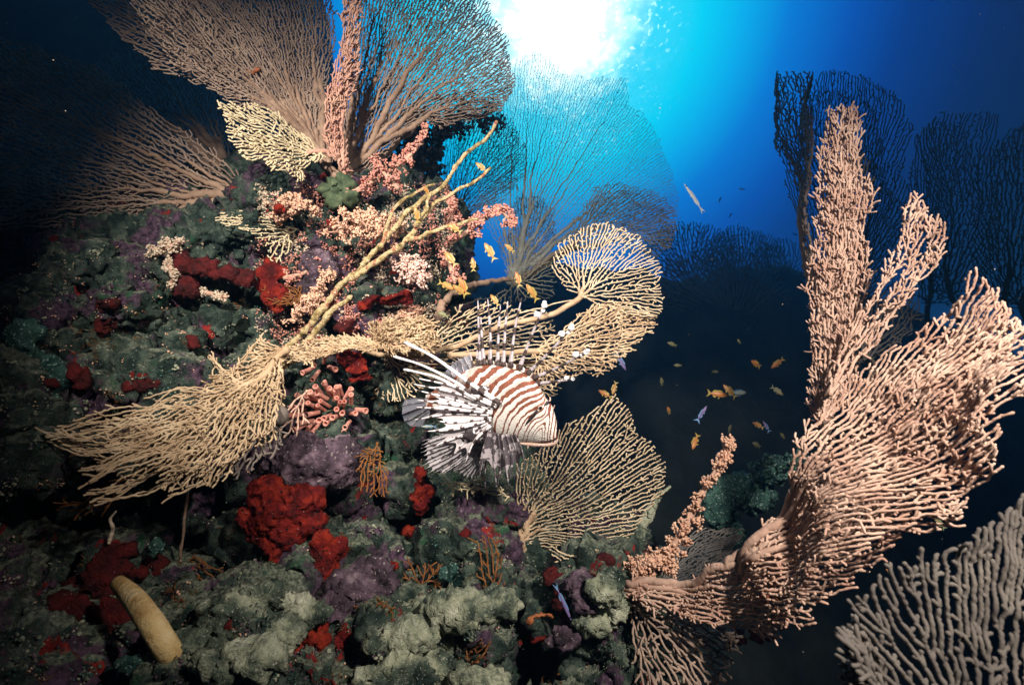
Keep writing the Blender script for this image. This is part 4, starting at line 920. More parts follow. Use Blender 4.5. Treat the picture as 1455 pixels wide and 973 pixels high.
# ---- crusty growth on the reef: countless tiny bits
rng = np.random.RandomState(5); gb = [MB() for _ in range(8)]; iv, if_ = ICO[1]
for k in range(15000):
    x, y = rng.uniform(-40, 905), rng.uniform(240, 1000)
    if not inside(REEF, np.array([[x, y]]))[0]: continue
    q = perlin(np.array([[x/30, y/30, .5]]))[0]
    if q + rng.uniform(-.25, .25) < .05: continue
    h, nr, d = hit(x, y)
    if nr @ (CAM-h) < 0: nr = -nr
    kind = int(np.clip((perlin(np.array([[x/55, y/55, 9.5]]))[0]+.40)*6.5 + rng.uniform(-1.5, 1.5), 0, 5))
    if kind >= 4:       # turf: little tufts of filaments
        for j in range(rng.randint(3, 8)):
            dv = nr + rng.normal(0, .7, 3); dv /= np.linalg.norm(dv); L = rng.uniform(.004, .012)
            sd = np.cross(dv, rng.normal(size=3)); sd /= np.linalg.norm(sd); w = rng.uniform(.0004, .0009); b0 = h + rng.normal(0, .003, 3)
            dd = dv + rng.normal(0, .5, 3); tv = np.cross(dv, sd)
            gb[kind].add([b0+sd*w, b0-sd*w, b0+tv*w, b0+dv*L*.5+sd*w*.8, b0+dv*L*.5-sd*w*.8, b0+dv*L*.5+tv*w*.8, b0+dv*L*.5+dd*L*.4], [(0,1,4,3),(1,2,5,4),(2,0,3,5),(3,4,6),(4,5,6),(5,3,6)])
        continue
    if kind == 3 and y > 540 and rng.rand() < .8: kind = 2
    w = rng.uniform(.0007, .0020)*(1.4 if kind == 1 else 1)
    for j in range(rng.randint(1, 6)):
        M = np.linalg.qr(rng.normal(size=(3, 3)))[0]
        gb[kind].add(h + nr*w*.2 + rng.normal(0, .0030, 3) + (iv*(1+.4*perlin(iv*1.5+k)[:, None])*rng.uniform(.4, 1.6, 3)*w) @ M, if_)
for k in range(5200):
    x, y = rng.uniform(365, 640), rng.uniform(262, 500)
    if perlin(np.array([[x/26, y/26, 3.3]]))[0] + rng.uniform(-.2, .2) < .02: continue
    h, nr, d = hit(x, y)
    if d > 1.75: continue
    if nr @ (CAM-h) < 0: nr = -nr
    w = rng.uniform(.0010, .0026); b = gb[6 if perlin(np.array([[x/40, y/40, 6.1]]))[0] < .08 else 7]
    for j in range(rng.randint(2, 7)):
        M = np.linalg.qr(rng.normal(size=(3, 3)))[0]
        b.add(h + nr*rng.uniform(0, .010) + rng.normal(0, .0035, 3) + (iv*(1+.34*np.clip(rng.normal(size=(len(iv), 1)), -1.6, 1.6))*rng.uniform(.5, 1.5, 3)*w) @ M, if_)
for mb, m in zip(gb, (M_GREENCORAL, M_PALE, M_PURPLE, M_SOFT_PEACH, M_TURF, M_RUST, M_SOFT_PINK, M_SOFT_CREAM)):
    if not mb.n: continue
    o = link('reef_crust_growth', mb.mesh('reef_crust_growth', m)); o['kind'] = 'stuff'
    o['label'] = 'countless tiny crusts and polyps dotting the reef rock'; o['category'] = 'reef growth'

pb = MB()
for k in range(170):
    px, py, d = rng.uniform(-40, 1490), rng.uniform(-20, 990), rng.uniform(.7, 2.4)
    if px < 640 and py > 330: continue
    w = rng.uniform(.0004, .0011)*d; pb.add(P(px, py, d) + iv*(1+.4*rng.normal(size=(len(iv), 1)).clip(-1.5, 1.5))*w, if_)
o = link('drifting_particles', pb.mesh('drifting_particles', M_SOFT_CREAM)); o['kind'] = 'stuff'; o['label'] = 'pale specks drifting in the open water'; o['category'] = 'particles'

# ================================================================== SMALL FISH
def fish_mat(name, a, b, belly):
    m, t, bs = new_mat(name)
    tcn = N(t, 'ShaderNodeTexCoord'); sp = N(t, 'ShaderNodeSeparateXYZ'); t.links.new(tcn.outputs['Object'], sp.inputs[0])
    k = N(t, 'ShaderNodeMapRange'); k.inputs['From Min'].default_value = -.18; k.inputs['From Max'].default_value = .17
    t.links.new(sp.outputs['Z'], k.inputs['Value'])
    c = ramp_node(t, k.outputs[0], [(.1, belly), (.45, a), (.9, b)])
    c = mixc(t, math_node(t, 'MULTIPLY', noise_chain(t, 18, 3, .5, tcn.outputs['Object']), .35), c, b)
    t.links.new(c, bs.inputs['Base Color']); bs.inputs['Roughness'].default_value = .4; bs.inputs['Specular IOR Level'].default_value = .4
    return m
def fin_mat(name, col, alpha=.75):
    m, t, bs = new_mat(name); bs.inputs['Base Color'].default_value = (*col, 1); bs.inputs['Roughness'].default_value = .5; bs.inputs['Alpha'].default_value = alpha; return m
M_ANTH = fish_mat('orange_fish_skin', (.44, .15, .045), (.34, .14, .04), (.50, .26, .11))
M_ANTHY = fish_mat('golden_fish_skin', (.44, .20, .055), (.32, .19, .05), (.50, .29, .13))
M_ANTHD = fish_mat('dull_fish_skin', (.22, .18, .08), (.14, .15, .07), (.26, .24, .14))
M_FIN = fin_mat('yellow_fin', (.38, .28, .06)); M_FIND = fin_mat('dull_fin', (.20, .22, .10))
M_BLUEF = fish_mat('violet_fish_skin', (.22, .16, .34), (.12, .10, .26), (.45, .45, .70)); M_FINB = fin_mat('blue_fin', (.18, .35, .60))
M_PALEF = fish_mat('pale_fish_skin', (.50, .56, .48), (.35, .42, .38), (.66, .66, .66)); M_DARKF = fish_mat('black_fish_skin', (.02, .03, .06), (.01, .02, .04), (.04, .05, .09)); M_FINK = fin_mat('black_fin', (.02, .03, .05), 1)
M_EYE = new_mat('fish_eye')[0]; M_EYE.node_tree.nodes['Principled BSDF'].inputs['Base Color'].default_value = (.01, .01, .012, 1); M_EYE.node_tree.nodes['Principled BSDF'].inputs['Roughness'].default_value = .12
def loft(mb, xs, zt, zb, w, sides=16, wob=None):
    V = []
    for x, t, b, h in zip(xs, zt, zb, w):
        c = (t+b)/2; r = (t-b)/2
        for a in np.arange(sides)*2*math.pi/sides: V.append((x, math.cos(a)*h, c+math.sin(a)*r))
    n = len(xs); f = [(i*sides+k, i*sides+(k+1) % sides, (i+1)*sides+(k+1) % sides, (i+1)*sides+k) for i in range(n-1) for k in range(sides)]
    f += [tuple(range(sides))[::-1], tuple((n-1)*sides+k for k in range(sides))]
    mb.add(V, f)
def flat_fin(mb, pts, th=.006, y=0):
    n = len(pts); V = [(x, y+th, z) for x, z in pts] + [(x, y-th, z) for x, z in pts]
    f = [tuple(range(n)), tuple(range(2*n-1, n-1, -1))] + [(i, (i+1) % n, n+(i+1) % n, n+i) for i in range(n)]
    mb.add(V, f)
def fish_parts(slim):
    t = np.array([0, .02, .06, .14, .25, .38, .52, .66, .76, .82])
    top = np.array([.006, .035, .065, .105, .132, .135, .115, .075, .05, .045])*slim; bot = -np.array([.006, .03, .055, .095, .125, .13, .105, .06, .042, .04])*slim
    xs = .5 - t
    k = np.linspace(0, .82, 26); b = MB()
    loft(b, .5-k, np.interp(k, t, top), np.interp(k, t, bot), np.interp(k, t, np.minimum(top, -bot)*.55))
    tl = MB(); tw = 1 if slim > .5 else .3; flat_fin(tl, [(-.30,.04*slim),(-.36,.09*tw),(-.50,.20*tw),(-.43,.06*tw),(-.41,0),(-.43,-.06*tw),(-.50,-.20*tw),(-.36,-.09*tw),(-.30,-.04*slim)], .005)
    df = MB(); flat_fin(df, [(.26,.10*slim),(.22,.19*slim),(.12,.205*slim),(-.02,.185*slim),(-.14,.19*slim),(-.22,.13*slim),(-.24,.05*slim),(0,.09*slim)], .005)
    af = MB(); flat_fin(af, [(-.02,-.08*slim),(-.06,-.17*slim),(-.16,-.16*slim),(-.22,-.05*slim)], .004)
    pf = MB(); flat_fin(pf, [(.20,-.10*slim),(.10,-.22*slim),(.06,-.20*slim),(.12,-.10*slim)], .004, .03)
    e = MB(); iv, if_ = ICO[2]
    for s in (1, -1): e.add(iv*[.022, .010, .022] + [.41, s*.043*slim*(1 if slim < 1 else 1), .025*slim], if_)
    return dict(body=b.mesh('fish_body'), tail_fin=tl.mesh('tail_fin', None, False), dorsal_fin=df.mesh('dorsal_fin', None, False), anal_fin=af.mesh('anal_fin', None, False), pelvic_fin=pf.mesh('pelvic_fin', None, False), eyes=e.mesh('fish_eyes'))
FP = {1.0: fish_parts(1.0), .62: fish_parts(.62), .3: fish_parts(.3)}
def fish(px, py, d, angle, length, mats, label, name='orange_reef_fish', cat='fish', group=None, slim=1.0, yaw=0, roll=0):
    """angle: where the head points, degrees in the picture; length in metres"""
    a = rad(angle); hx = RGT*math.cos(a) + UPV*math.sin(a)
    flip = 1 if math.cos(a) >= 0 else -1
    up = (UPV*math.cos(a) - RGT*math.sin(a))*flip
    hx = hx*math.cos(rad(yaw)) + FWD*math.sin(rad(yaw)); hx /= np.linalg.norm(hx)
    up = up - hx*(up @ hx); up /= np.linalg.norm(up)
    sd = np.cross(up, hx); r = rad(roll); up = up*math.cos(r) + sd*math.sin(r); sd = np.cross(up, hx)
    o = thing(name, label, cat, P(px, py, d), group)
    M = Matrix(((hx[0], sd[0], up[0]), (hx[1], sd[1], up[1]), (hx[2], sd[2], up[2])))
    o.rotation_euler = M.to_euler(); o.scale = (length,)*3
    for k, me in FP[slim].items():
        c = bpy.data.objects.new(k, me); C.objects.link(c); c.parent = o
        if not me.materials: me.materials.append(None)
        c.material_slots[0].link = 'OBJECT'
        c.material_slots[0].material = M_EYE if k == 'eyes' else (mats[0] if k == 'body' else mats[1])
    return o
PW_ = (fish_mat('white_fish_skin', (.66, .70, .72), (.55, .60, .64), (.8, .8, .8)), fin_mat('white_fin', (.6, .66, .7)))
OR, GO, DU, BL, PA, BK = (M_ANTH, M_FIN), (M_ANTHY, M_FIN), (M_ANTHD, M_FIND), (M_BLUEF, M_FINB), (M_PALEF, M_FINB), (M_DARKF, M_FINK)
GB = 'orange fish above the lionfish'; GD = 'small reef fish over the dark gully'
for px, py, d, an, L, mm, lab in [
    (646,325,1.14,150,.034,GO,'plump golden fish touching the rose cluster under the lower stick tip'),
    (640,368,1.12,128,.040,GO,'golden fish nosing up beside the purple knob below the rose cluster'),
    (672,376,1.14,95,.030,GO,'short upright golden fish between two longer ones over the dark gap'),
    (696,358,1.12,120,.042,GO,'slim golden fish with trailing tail under the drooping rose coral'),
    (724,353,1.16,140,.026,GO,'small golden fish beside the grey stem of the lacy fan'),
    (634,406,1.12,-25,.036,GO,'golden fish with spread yellow tail, hindmost of the huddled trio'),
    (658,407,1.10,115,.040,OR,'largest orange fish of the huddled trio over the brown stalk'),
    (653,413,1.08,140,.034,GO,'foremost golden fish of the huddled trio'),
    (629,447,1.22,160,.030,DU,'shaded fish against the bent brown stalk'),
    (703,427,1.16,125,.032,GO,'golden fish hidden by the first lionfish spines'),
    (736,397,1.16,105,.034,OR,'orange fish upright at the foot of the lacy fan'),
    (756,416,1.10,125,.040,GO,'golden fish diving tail-down just above the lionfish spine tips'),
    (592,306,1.14,100,.034,GO,'golden fish crossing the inner fork of the stick'),
    (606,271,1.16,125,.022,OR,'little red-orange fish inside the stick fork'),
    (684,238,1.20,140,.032,GO,'olive fish hovering on the lower forked stick tip'),
    (860,560,1.24,150,.034,OR,'orange fish half hidden by the top edge of the large golden fan'),
    (873,551,1.26,-110,.032,GO,'yellow-tailed fish head down behind the large golden fan')]:
    fish(px, py, d, an, L, mm, lab, group=GB, yaw=rnd.uniform(-25, 25))
for px, py, d, an, L, mm, lab in [
    (955,489,1.7,160,.032,DU,'greenish fish alone above the pale gully fish'), (963,519,1.8,180,.026,DU,'faint stubby fish below the lone greenish one'),
    (1016,528,1.9,0,.026,DU,'very faint fish midway to the paired fish'), (1074,517,1.5,150,.040,OR,'orange fish facing away from its pair near the column base'),
    (1105,516,1.5,-140,.042,OR,'orange fish with raised tail nearest the column base'), (1104,555,1.6,-40,.040,DU,'olive fish angled down under the pair near the column base'),
    (1019,560,1.35,-8,.050,OR,'bright orange fish with yellow tail at the head of the gully trio'), (1037,556,1.33,130,.042,GO,'golden fish crossing the gully trio'),
    (1049,558,1.40,0,.044,PA,'pale green-violet fish behind the gully trio'), (950,583,1.6,110,.026,OR,'tiny upright orange fish near the large golden fan edge'),
    (988,627,1.35,-118,.042,OR,'orange fish swimming steeply down toward the tufted stick'), (1077,604,1.45,150,.032,OR,'orange fish beside the dark blue striped one'),
    (1075,632,1.5,150,.034,DU,'olive fish just above the staghorn bush'), (1037,609,1.7,70,.028,DU,'faint upright fish over the tip of the tufted stick'),
    (1112,619,1.7,130,.026,DU,'faint fish beside the edge of the giant peach fan'), (1050,485,1.9,125,.020,DU,'faint greenish speck of a fish above the orange pair'),
    (940,542,1.8,100,.030,DU,'thin faint fish beside the swept golden fan'), (1335,743,.95,125,.024,DU,'dim brown fish under the outer edge of the giant peach fan'),
    (1264,812,1.0,140,.014,OR,'tiny reddish fish in the black gap above the comb-like fan')]:
    fish(px, py, d, an, L, mm, lab, group=GD, yaw=rnd.uniform(-25, 25))
fish(997,588,1.35,57,.046,BL,'violet-striped fish with blue head tilted in the gully','striped_reef_fish',slim=.62,group=GD)
fish(1089,606,1.45,120,.034,BL,'dark blue striped fish tucked behind an orange one','striped_reef_fish',slim=.62,group=GD)
fish(882,513,1.6,-60,.060,BL,'dusky bluish fish under the swept golden fan','striped_reef_fish',slim=.62,group=GD)
fish(888,497,1.7,-120,.05,DU,'dull green fish tail beside the dusky bluish fish','striped_reef_fish',slim=.62,group=GD)
fish(800,855,.97,-66,.070,BL,'purple-striped slim fish head-down against the dark red strip','striped_reef_fish',slim=.3)
fish(610,606,1.06,180,.030,PA,'small green-striped fish under the lionfish tail','striped_reef_fish',slim=.62)
fish(986,282,1.6,124,.100,PW_,'long pale slender fish hanging in the open blue','slender_fish',slim=.3)
fish(1054,269,3.0,175,.035,PA,'little white fish alone in the open blue','distant_fish',slim=.62)
fish(1023,284,3.0,70,.036,BK,'small black fish beside the pale slender fish','distant_fish',slim=.62)
fish(1038,306,3.2,60,.034,BK,'small black fish skimming the domed fans of the far slope','distant_fish',slim=.62)
fish(1130,333,3.0,-30,.030,BK,'small black fish at the edge of the curly column','distant_fish',slim=.62)
fish(735,267,2.1,100,.030,BK,'small black fish over the huge lacy fan','distant_fish',slim=.62)

# ================================================================== LIONFISH
LQ = 3.243; LD = .95
def LP(c, dz=0):
    c = np.asarray(c, float); x, y = c[..., 0], c[..., 1]
    return P(550 + x/LQ, 400 + y/LQ, LD + (600-x)*.00022 + np.asarray(dz))
lion = thing('lionfish', 'red and white striped lionfish with fanned fins hovering before the golden fans', 'lionfish', LP((560, 560)))
LM = 1/LQ/F*LD      # metres per crop pixel
def stripe_mat(name, period, brown, white, noise=1, bias=False, shift=0.0):
    """body colouring from the skin's own 'band' attribute (a phase that runs along the body)"""
    m, t, b = new_mat(name)
    at = N(t, 'ShaderNodeAttribute', attribute_name='band')
    ph = math_node(t, 'MULTIPLY_ADD', math_node(t, 'SUBTRACT', noise_chain(t, 55, 3), .5), .85*noise, at.outputs['Fac'])
    ph = math_node(t, 'MULTIPLY_ADD', math_node(t, 'SUBTRACT', noise_chain(t, 180, 2), .5), .22*noise, ph)
    s = math_node(t, 'SINE', math_node(t, 'MULTIPLY', ph, 2*math.pi))
    if bias:
        s = math_node(t, 'MULTIPLY', math_node(t, 'MULTIPLY_ADD', math_node(t, 'SINE', math_node(t, 'MULTIPLY_ADD', ph, 2*math.pi*1.5, 1.0)), .65, s), .72)
    s = math_node(t, 'MULTIPLY_ADD', s, .5, .5)
    if bias:
        mr = N(t, 'ShaderNodeMapRange'); mr.inputs['From Min'].default_value = 3.5; mr.inputs['From Max'].default_value = 10.5; mr.inputs['To Min'].default_value = -.36; mr.inputs['To Max'].default_value = .06
        t.links.new(at.outputs['Fac'], mr.inputs['Value']); s = math_node(t, 'ADD', s, mr.outputs[0])
    s = math_node(t, 'ADD', s, shift)
    if bias:
        wa = N(t, 'ShaderNodeAttribute', attribute_name='wash'); s = math_node(t, 'SUBTRACT', s, math_node(t, 'MULTIPLY', wa.outputs['Fac'], .45))
    k = ramp_node(t, s, [(.36, (0, 0, 0)), (.52, (1, 1, 1))])
    c = mixc(t, k, white, ramp_node(t, noise_chain(t, 120, 3), [(.3, tuple(x*.6 for x in brown)), (.7, tuple(x*1.25 for x in brown))]))
    t.links.new(c, b.inputs['Base Color']); b.inputs['Roughness'].default_value = .5; b.inputs['Specular IOR Level'].default_value = .3
    vs_ = N(t, 'ShaderNodeTexVoronoi'); vs_.inputs['Scale'].default_value = 420; t.links.new(t.nodes['geo'].outputs['Position'], vs_.inputs['Vector'])
    bump(t, b, math_node(t, 'ADD', vs_.outputs['Distance'], noise_chain(t, 120, 4)), .55, .0016)
    return m
M_LBODY = stripe_mat('lionfish_skin', 34, (.25, .08, .045), (.86, .79, .72), 1.1, True)
M_LSPINE = stripe_mat('lionfish_spine', 1, (.075, .05, .045), (.52, .45, .47), .6, False, -.10)
M_LBACK = stripe_mat('lionfish_back_skin', 1, (.22, .08, .05), (.84, .77, .72), .5, False, .12)
M_LRAY = stripe_mat('lionfish_fin_ray', 1, (.09, .06, .055), (.84, .77, .78), .8, False, -.34)
M_WHITE = mottled('lionfish_white', [(.3, (.66, .60, .60)), (.7, (.84, .80, .80))], 80, .5, 300, .2, .001, .3)
M_JAW = mottled('lionfish_jaw', [(.3, (.52, .30, .22)), (.7, (.78, .60, .50))], 70, .5, 300, .4, .001, .3)
def spot_fin(name, white, dark, sc, thr, alpha, line=60):
    m, t, b = new_mat(name)
    at = N(t, 'ShaderNodeAttribute', attribute_name='band')
    sp = ramp_node(t, noise_chain(t, sc, 2, .5), [(thr-.02, (0, 0, 0)), (thr+.02, (1, 1, 1))])
    c = mixc(t, sp, white, dark)
    ln = math_node(t, 'MULTIPLY_ADD', math_node(t, 'SINE', math_node(t, 'MULTIPLY', at.outputs['Fac'], line)), .5, .5)
    c2 = mixc(t, math_node(t, 'MULTIPLY', ln, .45), c, (.20, .15, .17))
    t.links.new(c2, b.inputs['Base Color']); b.inputs['Roughness'].default_value = .55
    al = math_node(t, 'MAXIMUM', alpha, sp) ; t.links.new(math_node(t, 'MAXIMUM', al, math_node(t, 'MULTIPLY', math_node(t, 'SUBTRACT', 1.0, ln), .95)), b.inputs['Alpha'])
    return m
M_LPEC = spot_fin('lionfish_pectoral', (.84, .78, .80), (.05, .035, .04), 105, .65, .60)
M_LPECN = spot_fin('lionfish_near_pectoral', (.84, .76, .77), (.10, .06, .06), 70, .63, .88)
M_LPEL = spot_fin('lionfish_pelvic', (.46, .40, .41), (.022, .018, .02), 75, .47, .9)
M_LTAIL = spot_fin('lionfish_tail', (.26, .27, .32), (.05, .05, .07), 160, .66, .35)
M_LSPINE_D = mottled('lionfish_mouth', [(.3, (.05, .02, .018)), (.7, (.12, .05, .04))], 90, .5, 300, .3, .001, .3)
M_LDARK = mottled('lionfish_dark', [(.60, (.03, .02, .022)), (.64, (.80, .76, .78))], 130, .5, 300, .3, .001, .3)

# body: sections in the photograph's proportions, thick across
ST = np.array([(782,660,748),(776,618,752),(766,580,756),(752,556,757),(736,543,757),(715,505,756),(690,465,752),(650,432,748),(600,409,747),(550,395,738),(500,385,718),(450,384,694),(400,393,668),(350,415,641),(300,447,616),(250,482,600),(200,512,590),(178,524,584)], float)
th_ = np.array([16,34,46,54,58,64,72,82,90,92,88,80,68,54,40,26,16,10], float)
xs = np.linspace(782, 178, 90); o_ = np.argsort(ST[:, 0])
def sm(v):
    y = np.interp(xs, ST[o_, 0], v[o_]); k = np.array([1, 2, 3, 2, 1])/9; yy = np.pad(y, 2, mode='edge'); return np.convolve(yy, k, 'valid')
tp, bt, tk = sm(ST[:, 1]), sm(ST[:, 2]), sm(th_)
SD = 56; V = []; A = []
for x, t_, b_, w in zip(xs, tp, bt, tk):
    cy = (t_+b_)/2; h = (b_-t_)/2
    for a in np.arange(SD)*2*math.pi/SD:
        ca, sa = math.cos(a), math.sin(a)
        k = (abs(ca)**2.3 + abs(sa)**2.3)**(-1/2.3)
        yy = cy - sa*h*k; dz = -ca*w*LM*k
        # brow ridge and cheek
        dz -= LM*9*math.exp(-((x-712)**2+(yy-582)**2)/900.)*(ca > 0)
        dz -= LM*8*math.exp(-((x-650)**2+(yy-680)**2)/2600.)*(ca > 0)
        V.append(LP((x, yy), dz + 60*LM))
        r = math.hypot(x-748, yy-742)
        face = 1/(1+math.exp(-(x-738+.40*max(0, yy-610))/7.))
        ph_b = 11.5*math.log(1+r/120.0); ph_f = ((x-738)*1.0 + (yy-640)*.12)/14.0 + 6.5
        A.append(ph_b*(1-face) + ph_f*face)
n_ = len(xs); f = [(i*SD+k, (i+1)*SD+k, (i+1)*SD+(k+1) % SD, i*SD+(k+1) % SD) for i in range(n_-1) for k in range(SD)] + [tuple(range(SD)), tuple((n_-1)*SD+k for k in range(SD))[::-1]]
mb = MB(); mb.add(V, f, A); bme = mb.mesh('lionfish_body', M_LBODY, attr='band'); bw = bme.attributes.new('wash', 'FLOAT', 'POINT')
wv = []  # whiter lower flank: overexposure by the strobes put into the skin colour
for x, t_, b_ in zip(xs, tp, bt):
    for a in np.arange(SD)*2*math.pi/SD:
        yy = (t_+b_)/2 - math.sin(a)*(b_-t_)/2; wv.append(math.exp(-((x-545)/110)**2-((yy-650)/75)**2) + .6*math.exp(-((x-640)/90)**2-((yy-730)/40)**2))
bw.data.foreach_set('value', np.array(wv, np.float32))
link('body', bme, lion)
def side(x, y):   # depth of the near flank at a crop pixel
    t_, b_, w = np.interp(x, xs[::-1], tp[::-1]), np.interp(x, xs[::-1], bt[::-1]), np.interp(x, xs[::-1], tk[::-1])
    s = np.clip(abs(y-(t_+b_)/2)/((b_-t_)/2), 0, 1); return 60*LM - w*LM*(1-s**2.3)**(1/2.3)
# lower jaw
mb = MB(); pts = [LP((x, y), side(min(x, 770), 735)+.004) for x, y in ((600,742),(640,748),(690,752),(735,752),(772,744),(786,728))]
tube(mb, pts, [5*LM, 8*LM, 9.5*LM, 10*LM, 9*LM, 5*LM], 12, sub=5); jaw = link('lower_jaw', mb.mesh('lionfish_jaw', M_JAW), lion)
mb = MB(); tube(mb, [LP(p, side(min(p[0], 772), p[1])-.0004) for p in ((786,716),(770,726),(740,735),(706,738),(676,737))], np.array([.6, 1, 1, .8, .4])*4.2*LM, 8, sub=5)
link('mouth', mb.mesh('lion_mouth', M_LSPINE_D), lion)
# eye
iv, if_ = ICO[3]; ec = LP((707, 581), side(707, 581)-.001)
mb = MB(); mb.add(ec + iv*12*LM, if_); eye = link('eye', mb.mesh('lion_eye', M_JAW), lion)
mb = MB(); mb.add(ec - FWD*5.5*LM + iv*8.5*LM, if_); link('pupil', mb.mesh('lion_pupil', M_EYE), eye)
# eye stripe, head tentacles, chin barbels
mb = MB()
for pts, r in ([(752,552),(738,560),(722,572)], 8), ([(694,594),(676,614),(655,640),(636,664)], 9):
    tube(mb, [LP(p, side(*p)-.0006) for p in pts], np.array([.6, 1, .7] if len(pts) == 3 else [.8, 1, .9, .5])*r*LM, 8, sub=5)
link('eye_stripe', mb.mesh('lion_eye_stripe', M_LDARK), lion)
for pts, r in [([(746,556),(752,545),(750,532)], 5), ([(760,590),(768,580),(772,570)], 4), ([(712,758),(714,775),(709,790)], 9), ([(592,742),(588,750)], 6), ([(650,757),(648,770)], 4)]:
    mb = MB(); tube(mb, [LP(p, side(min(p[0], 770), min(p[1], 740))) for p in pts], np.linspace(1, .5, len(pts))*r*LM, 8, sub=4)
    link('skin_flap', mb.mesh('lion_flap', M_LDARK if r > 5 else M_JAW), lion)
# dorsal spines
SP = [((432,385),(425,240),(418,78),0),((450,382),(438,260),(432,165),0),((478,378),(476,230),(464,82),0),((512,388),(514,250),(522,112),0),((538,388),(545,230),(556,92),0),((572,392),(588,230),(620,74),0),
      ((612,402),(662,260),(732,98),1),((650,424),(745,330),(858,206),1),((678,445),(790,395),(928,322),1),((690,470),(770,462),(862,448),1),((415,390),(416,320),(424,262),0),((398,394),(388,350),(378,318),0)]
for k, (b_, m_, t_, flag) in enumerate(SP):
    big = 1.0 if k < 10 else .6
    p = spline([LP(b_, .052*0+60*LM-.002), LP(m_, 60*LM-.004*k % .01), LP(t_, 60*LM-.006)], 14)
    ln = np.linspace(0, 1, len(p)); r = np.interp(ln, [0, .08, .3, .8, 1], [13, 8, 6.0, 5.0, 2.0])*LM*big*(1+.06*np.sin(ln*30+k))
    mb = MB(); L_ = math.hypot(t_[0]-b_[0], t_[1]-b_[1]); tube(mb, p, r, 8, a=ln*L_/78.0+.15)
    q = spline([LP(b_, 60*LM+.001), LP(m_, 60*LM+.001), LP(t_, 60*LM)], 14)
    # skin ribbon trailing behind each spine
    m2 = np.linspace(0, .92, 12); w = np.interp(m2, [0, .1, .4, .75, .92], [13, 8, 5, 4.5, 2])*LM*big
    i0 = [int(x*(len(p)-1)) for x in m2]; tdir = p[-1]-p[0]; tdir /= np.linalg.norm(tdir); sdv = np.cross(tdir, FWD); sdv = sdv*(1 if sdv @ RGT < 0 else -1)
    Vr = []; 
    for i, ww in zip(i0, w): Vr += [p[i]+FWD*.0006, p[i]+sdv*ww*1.5+FWD*.0008, p[i]+sdv*ww*1.5+FWD*.0022, p[i]+FWD*.002]
    fr = [(4*i+a, 4*i+(a+1) % 4, 4*i+4+(a+1) % 4, 4*i+4+a) for i in range(len(i0)-1) for a in range(4)]
    mb.add(Vr, fr, np.repeat(m2*L_/78.0+.15, 4))
    spn = link('dorsal_spine', mb.mesh('lion_spine', M_LSPINE, attr='band'), lion)
    if flag:
        mb = MB(); iv2, if2 = ICO[3]
        for j, (u, s_, rr) in enumerate([(.84, .8, 16), (.97, .1, 14), (.92, -.1, 10), (1.0, .35, 9)] if k != 9 else [(.85, .5, 11), (.97, 0, 9)]):
            c = p[int(u*(len(p)-1))] + sdv*s_*20*LM
            mb.add(c + (iv2*(1+.55*perlin(iv2*2.0+k*1.7+j)[:, None]))*[rr*LM, rr*LM*.4, rr*LM*.9], if2)
        link('spine_flag', mb.mesh('lion_flag', M_WHITE), spn)
# skin joining the feet of the spines
bx = sorted([b_ for b_, *_ in SP[:10]]); bx = [(415, 396)] + bx; V = []; A = []; nseg = 80
bp = spline([(x, y) for x, y in bx], 8); nseg = len(bp)
for i, (x, y) in enumerate(bp):
    hgt = 16 + 15*abs(math.cos(math.pi*i/8.0))
    ux, uy = (0.05, -1.0) if x < 600 else ((x-600)/90.0, -1.0); L_ = math.hypot(ux, uy)
    for j in range(5): V.append(LP((x+ux/L_*hgt*(j/4-.35), y+uy/L_*hgt*(j/4-.35)), 60*LM+.0005)); A.append(i/8.0+.45)
f = [(i*5+j, (i+1)*5+j, (i+1)*5+j+1, i*5+j+1) for i in range(nseg-1) for j in range(4)]
mb = MB(); mb.add(V, f, A); mb.add(np.array(V)+FWD*.0008, [q[::-1] for q in f], A)
link('dorsal_membrane', mb.mesh('lion_dorsal_membrane', M_LBACK, attr='band'), lion)
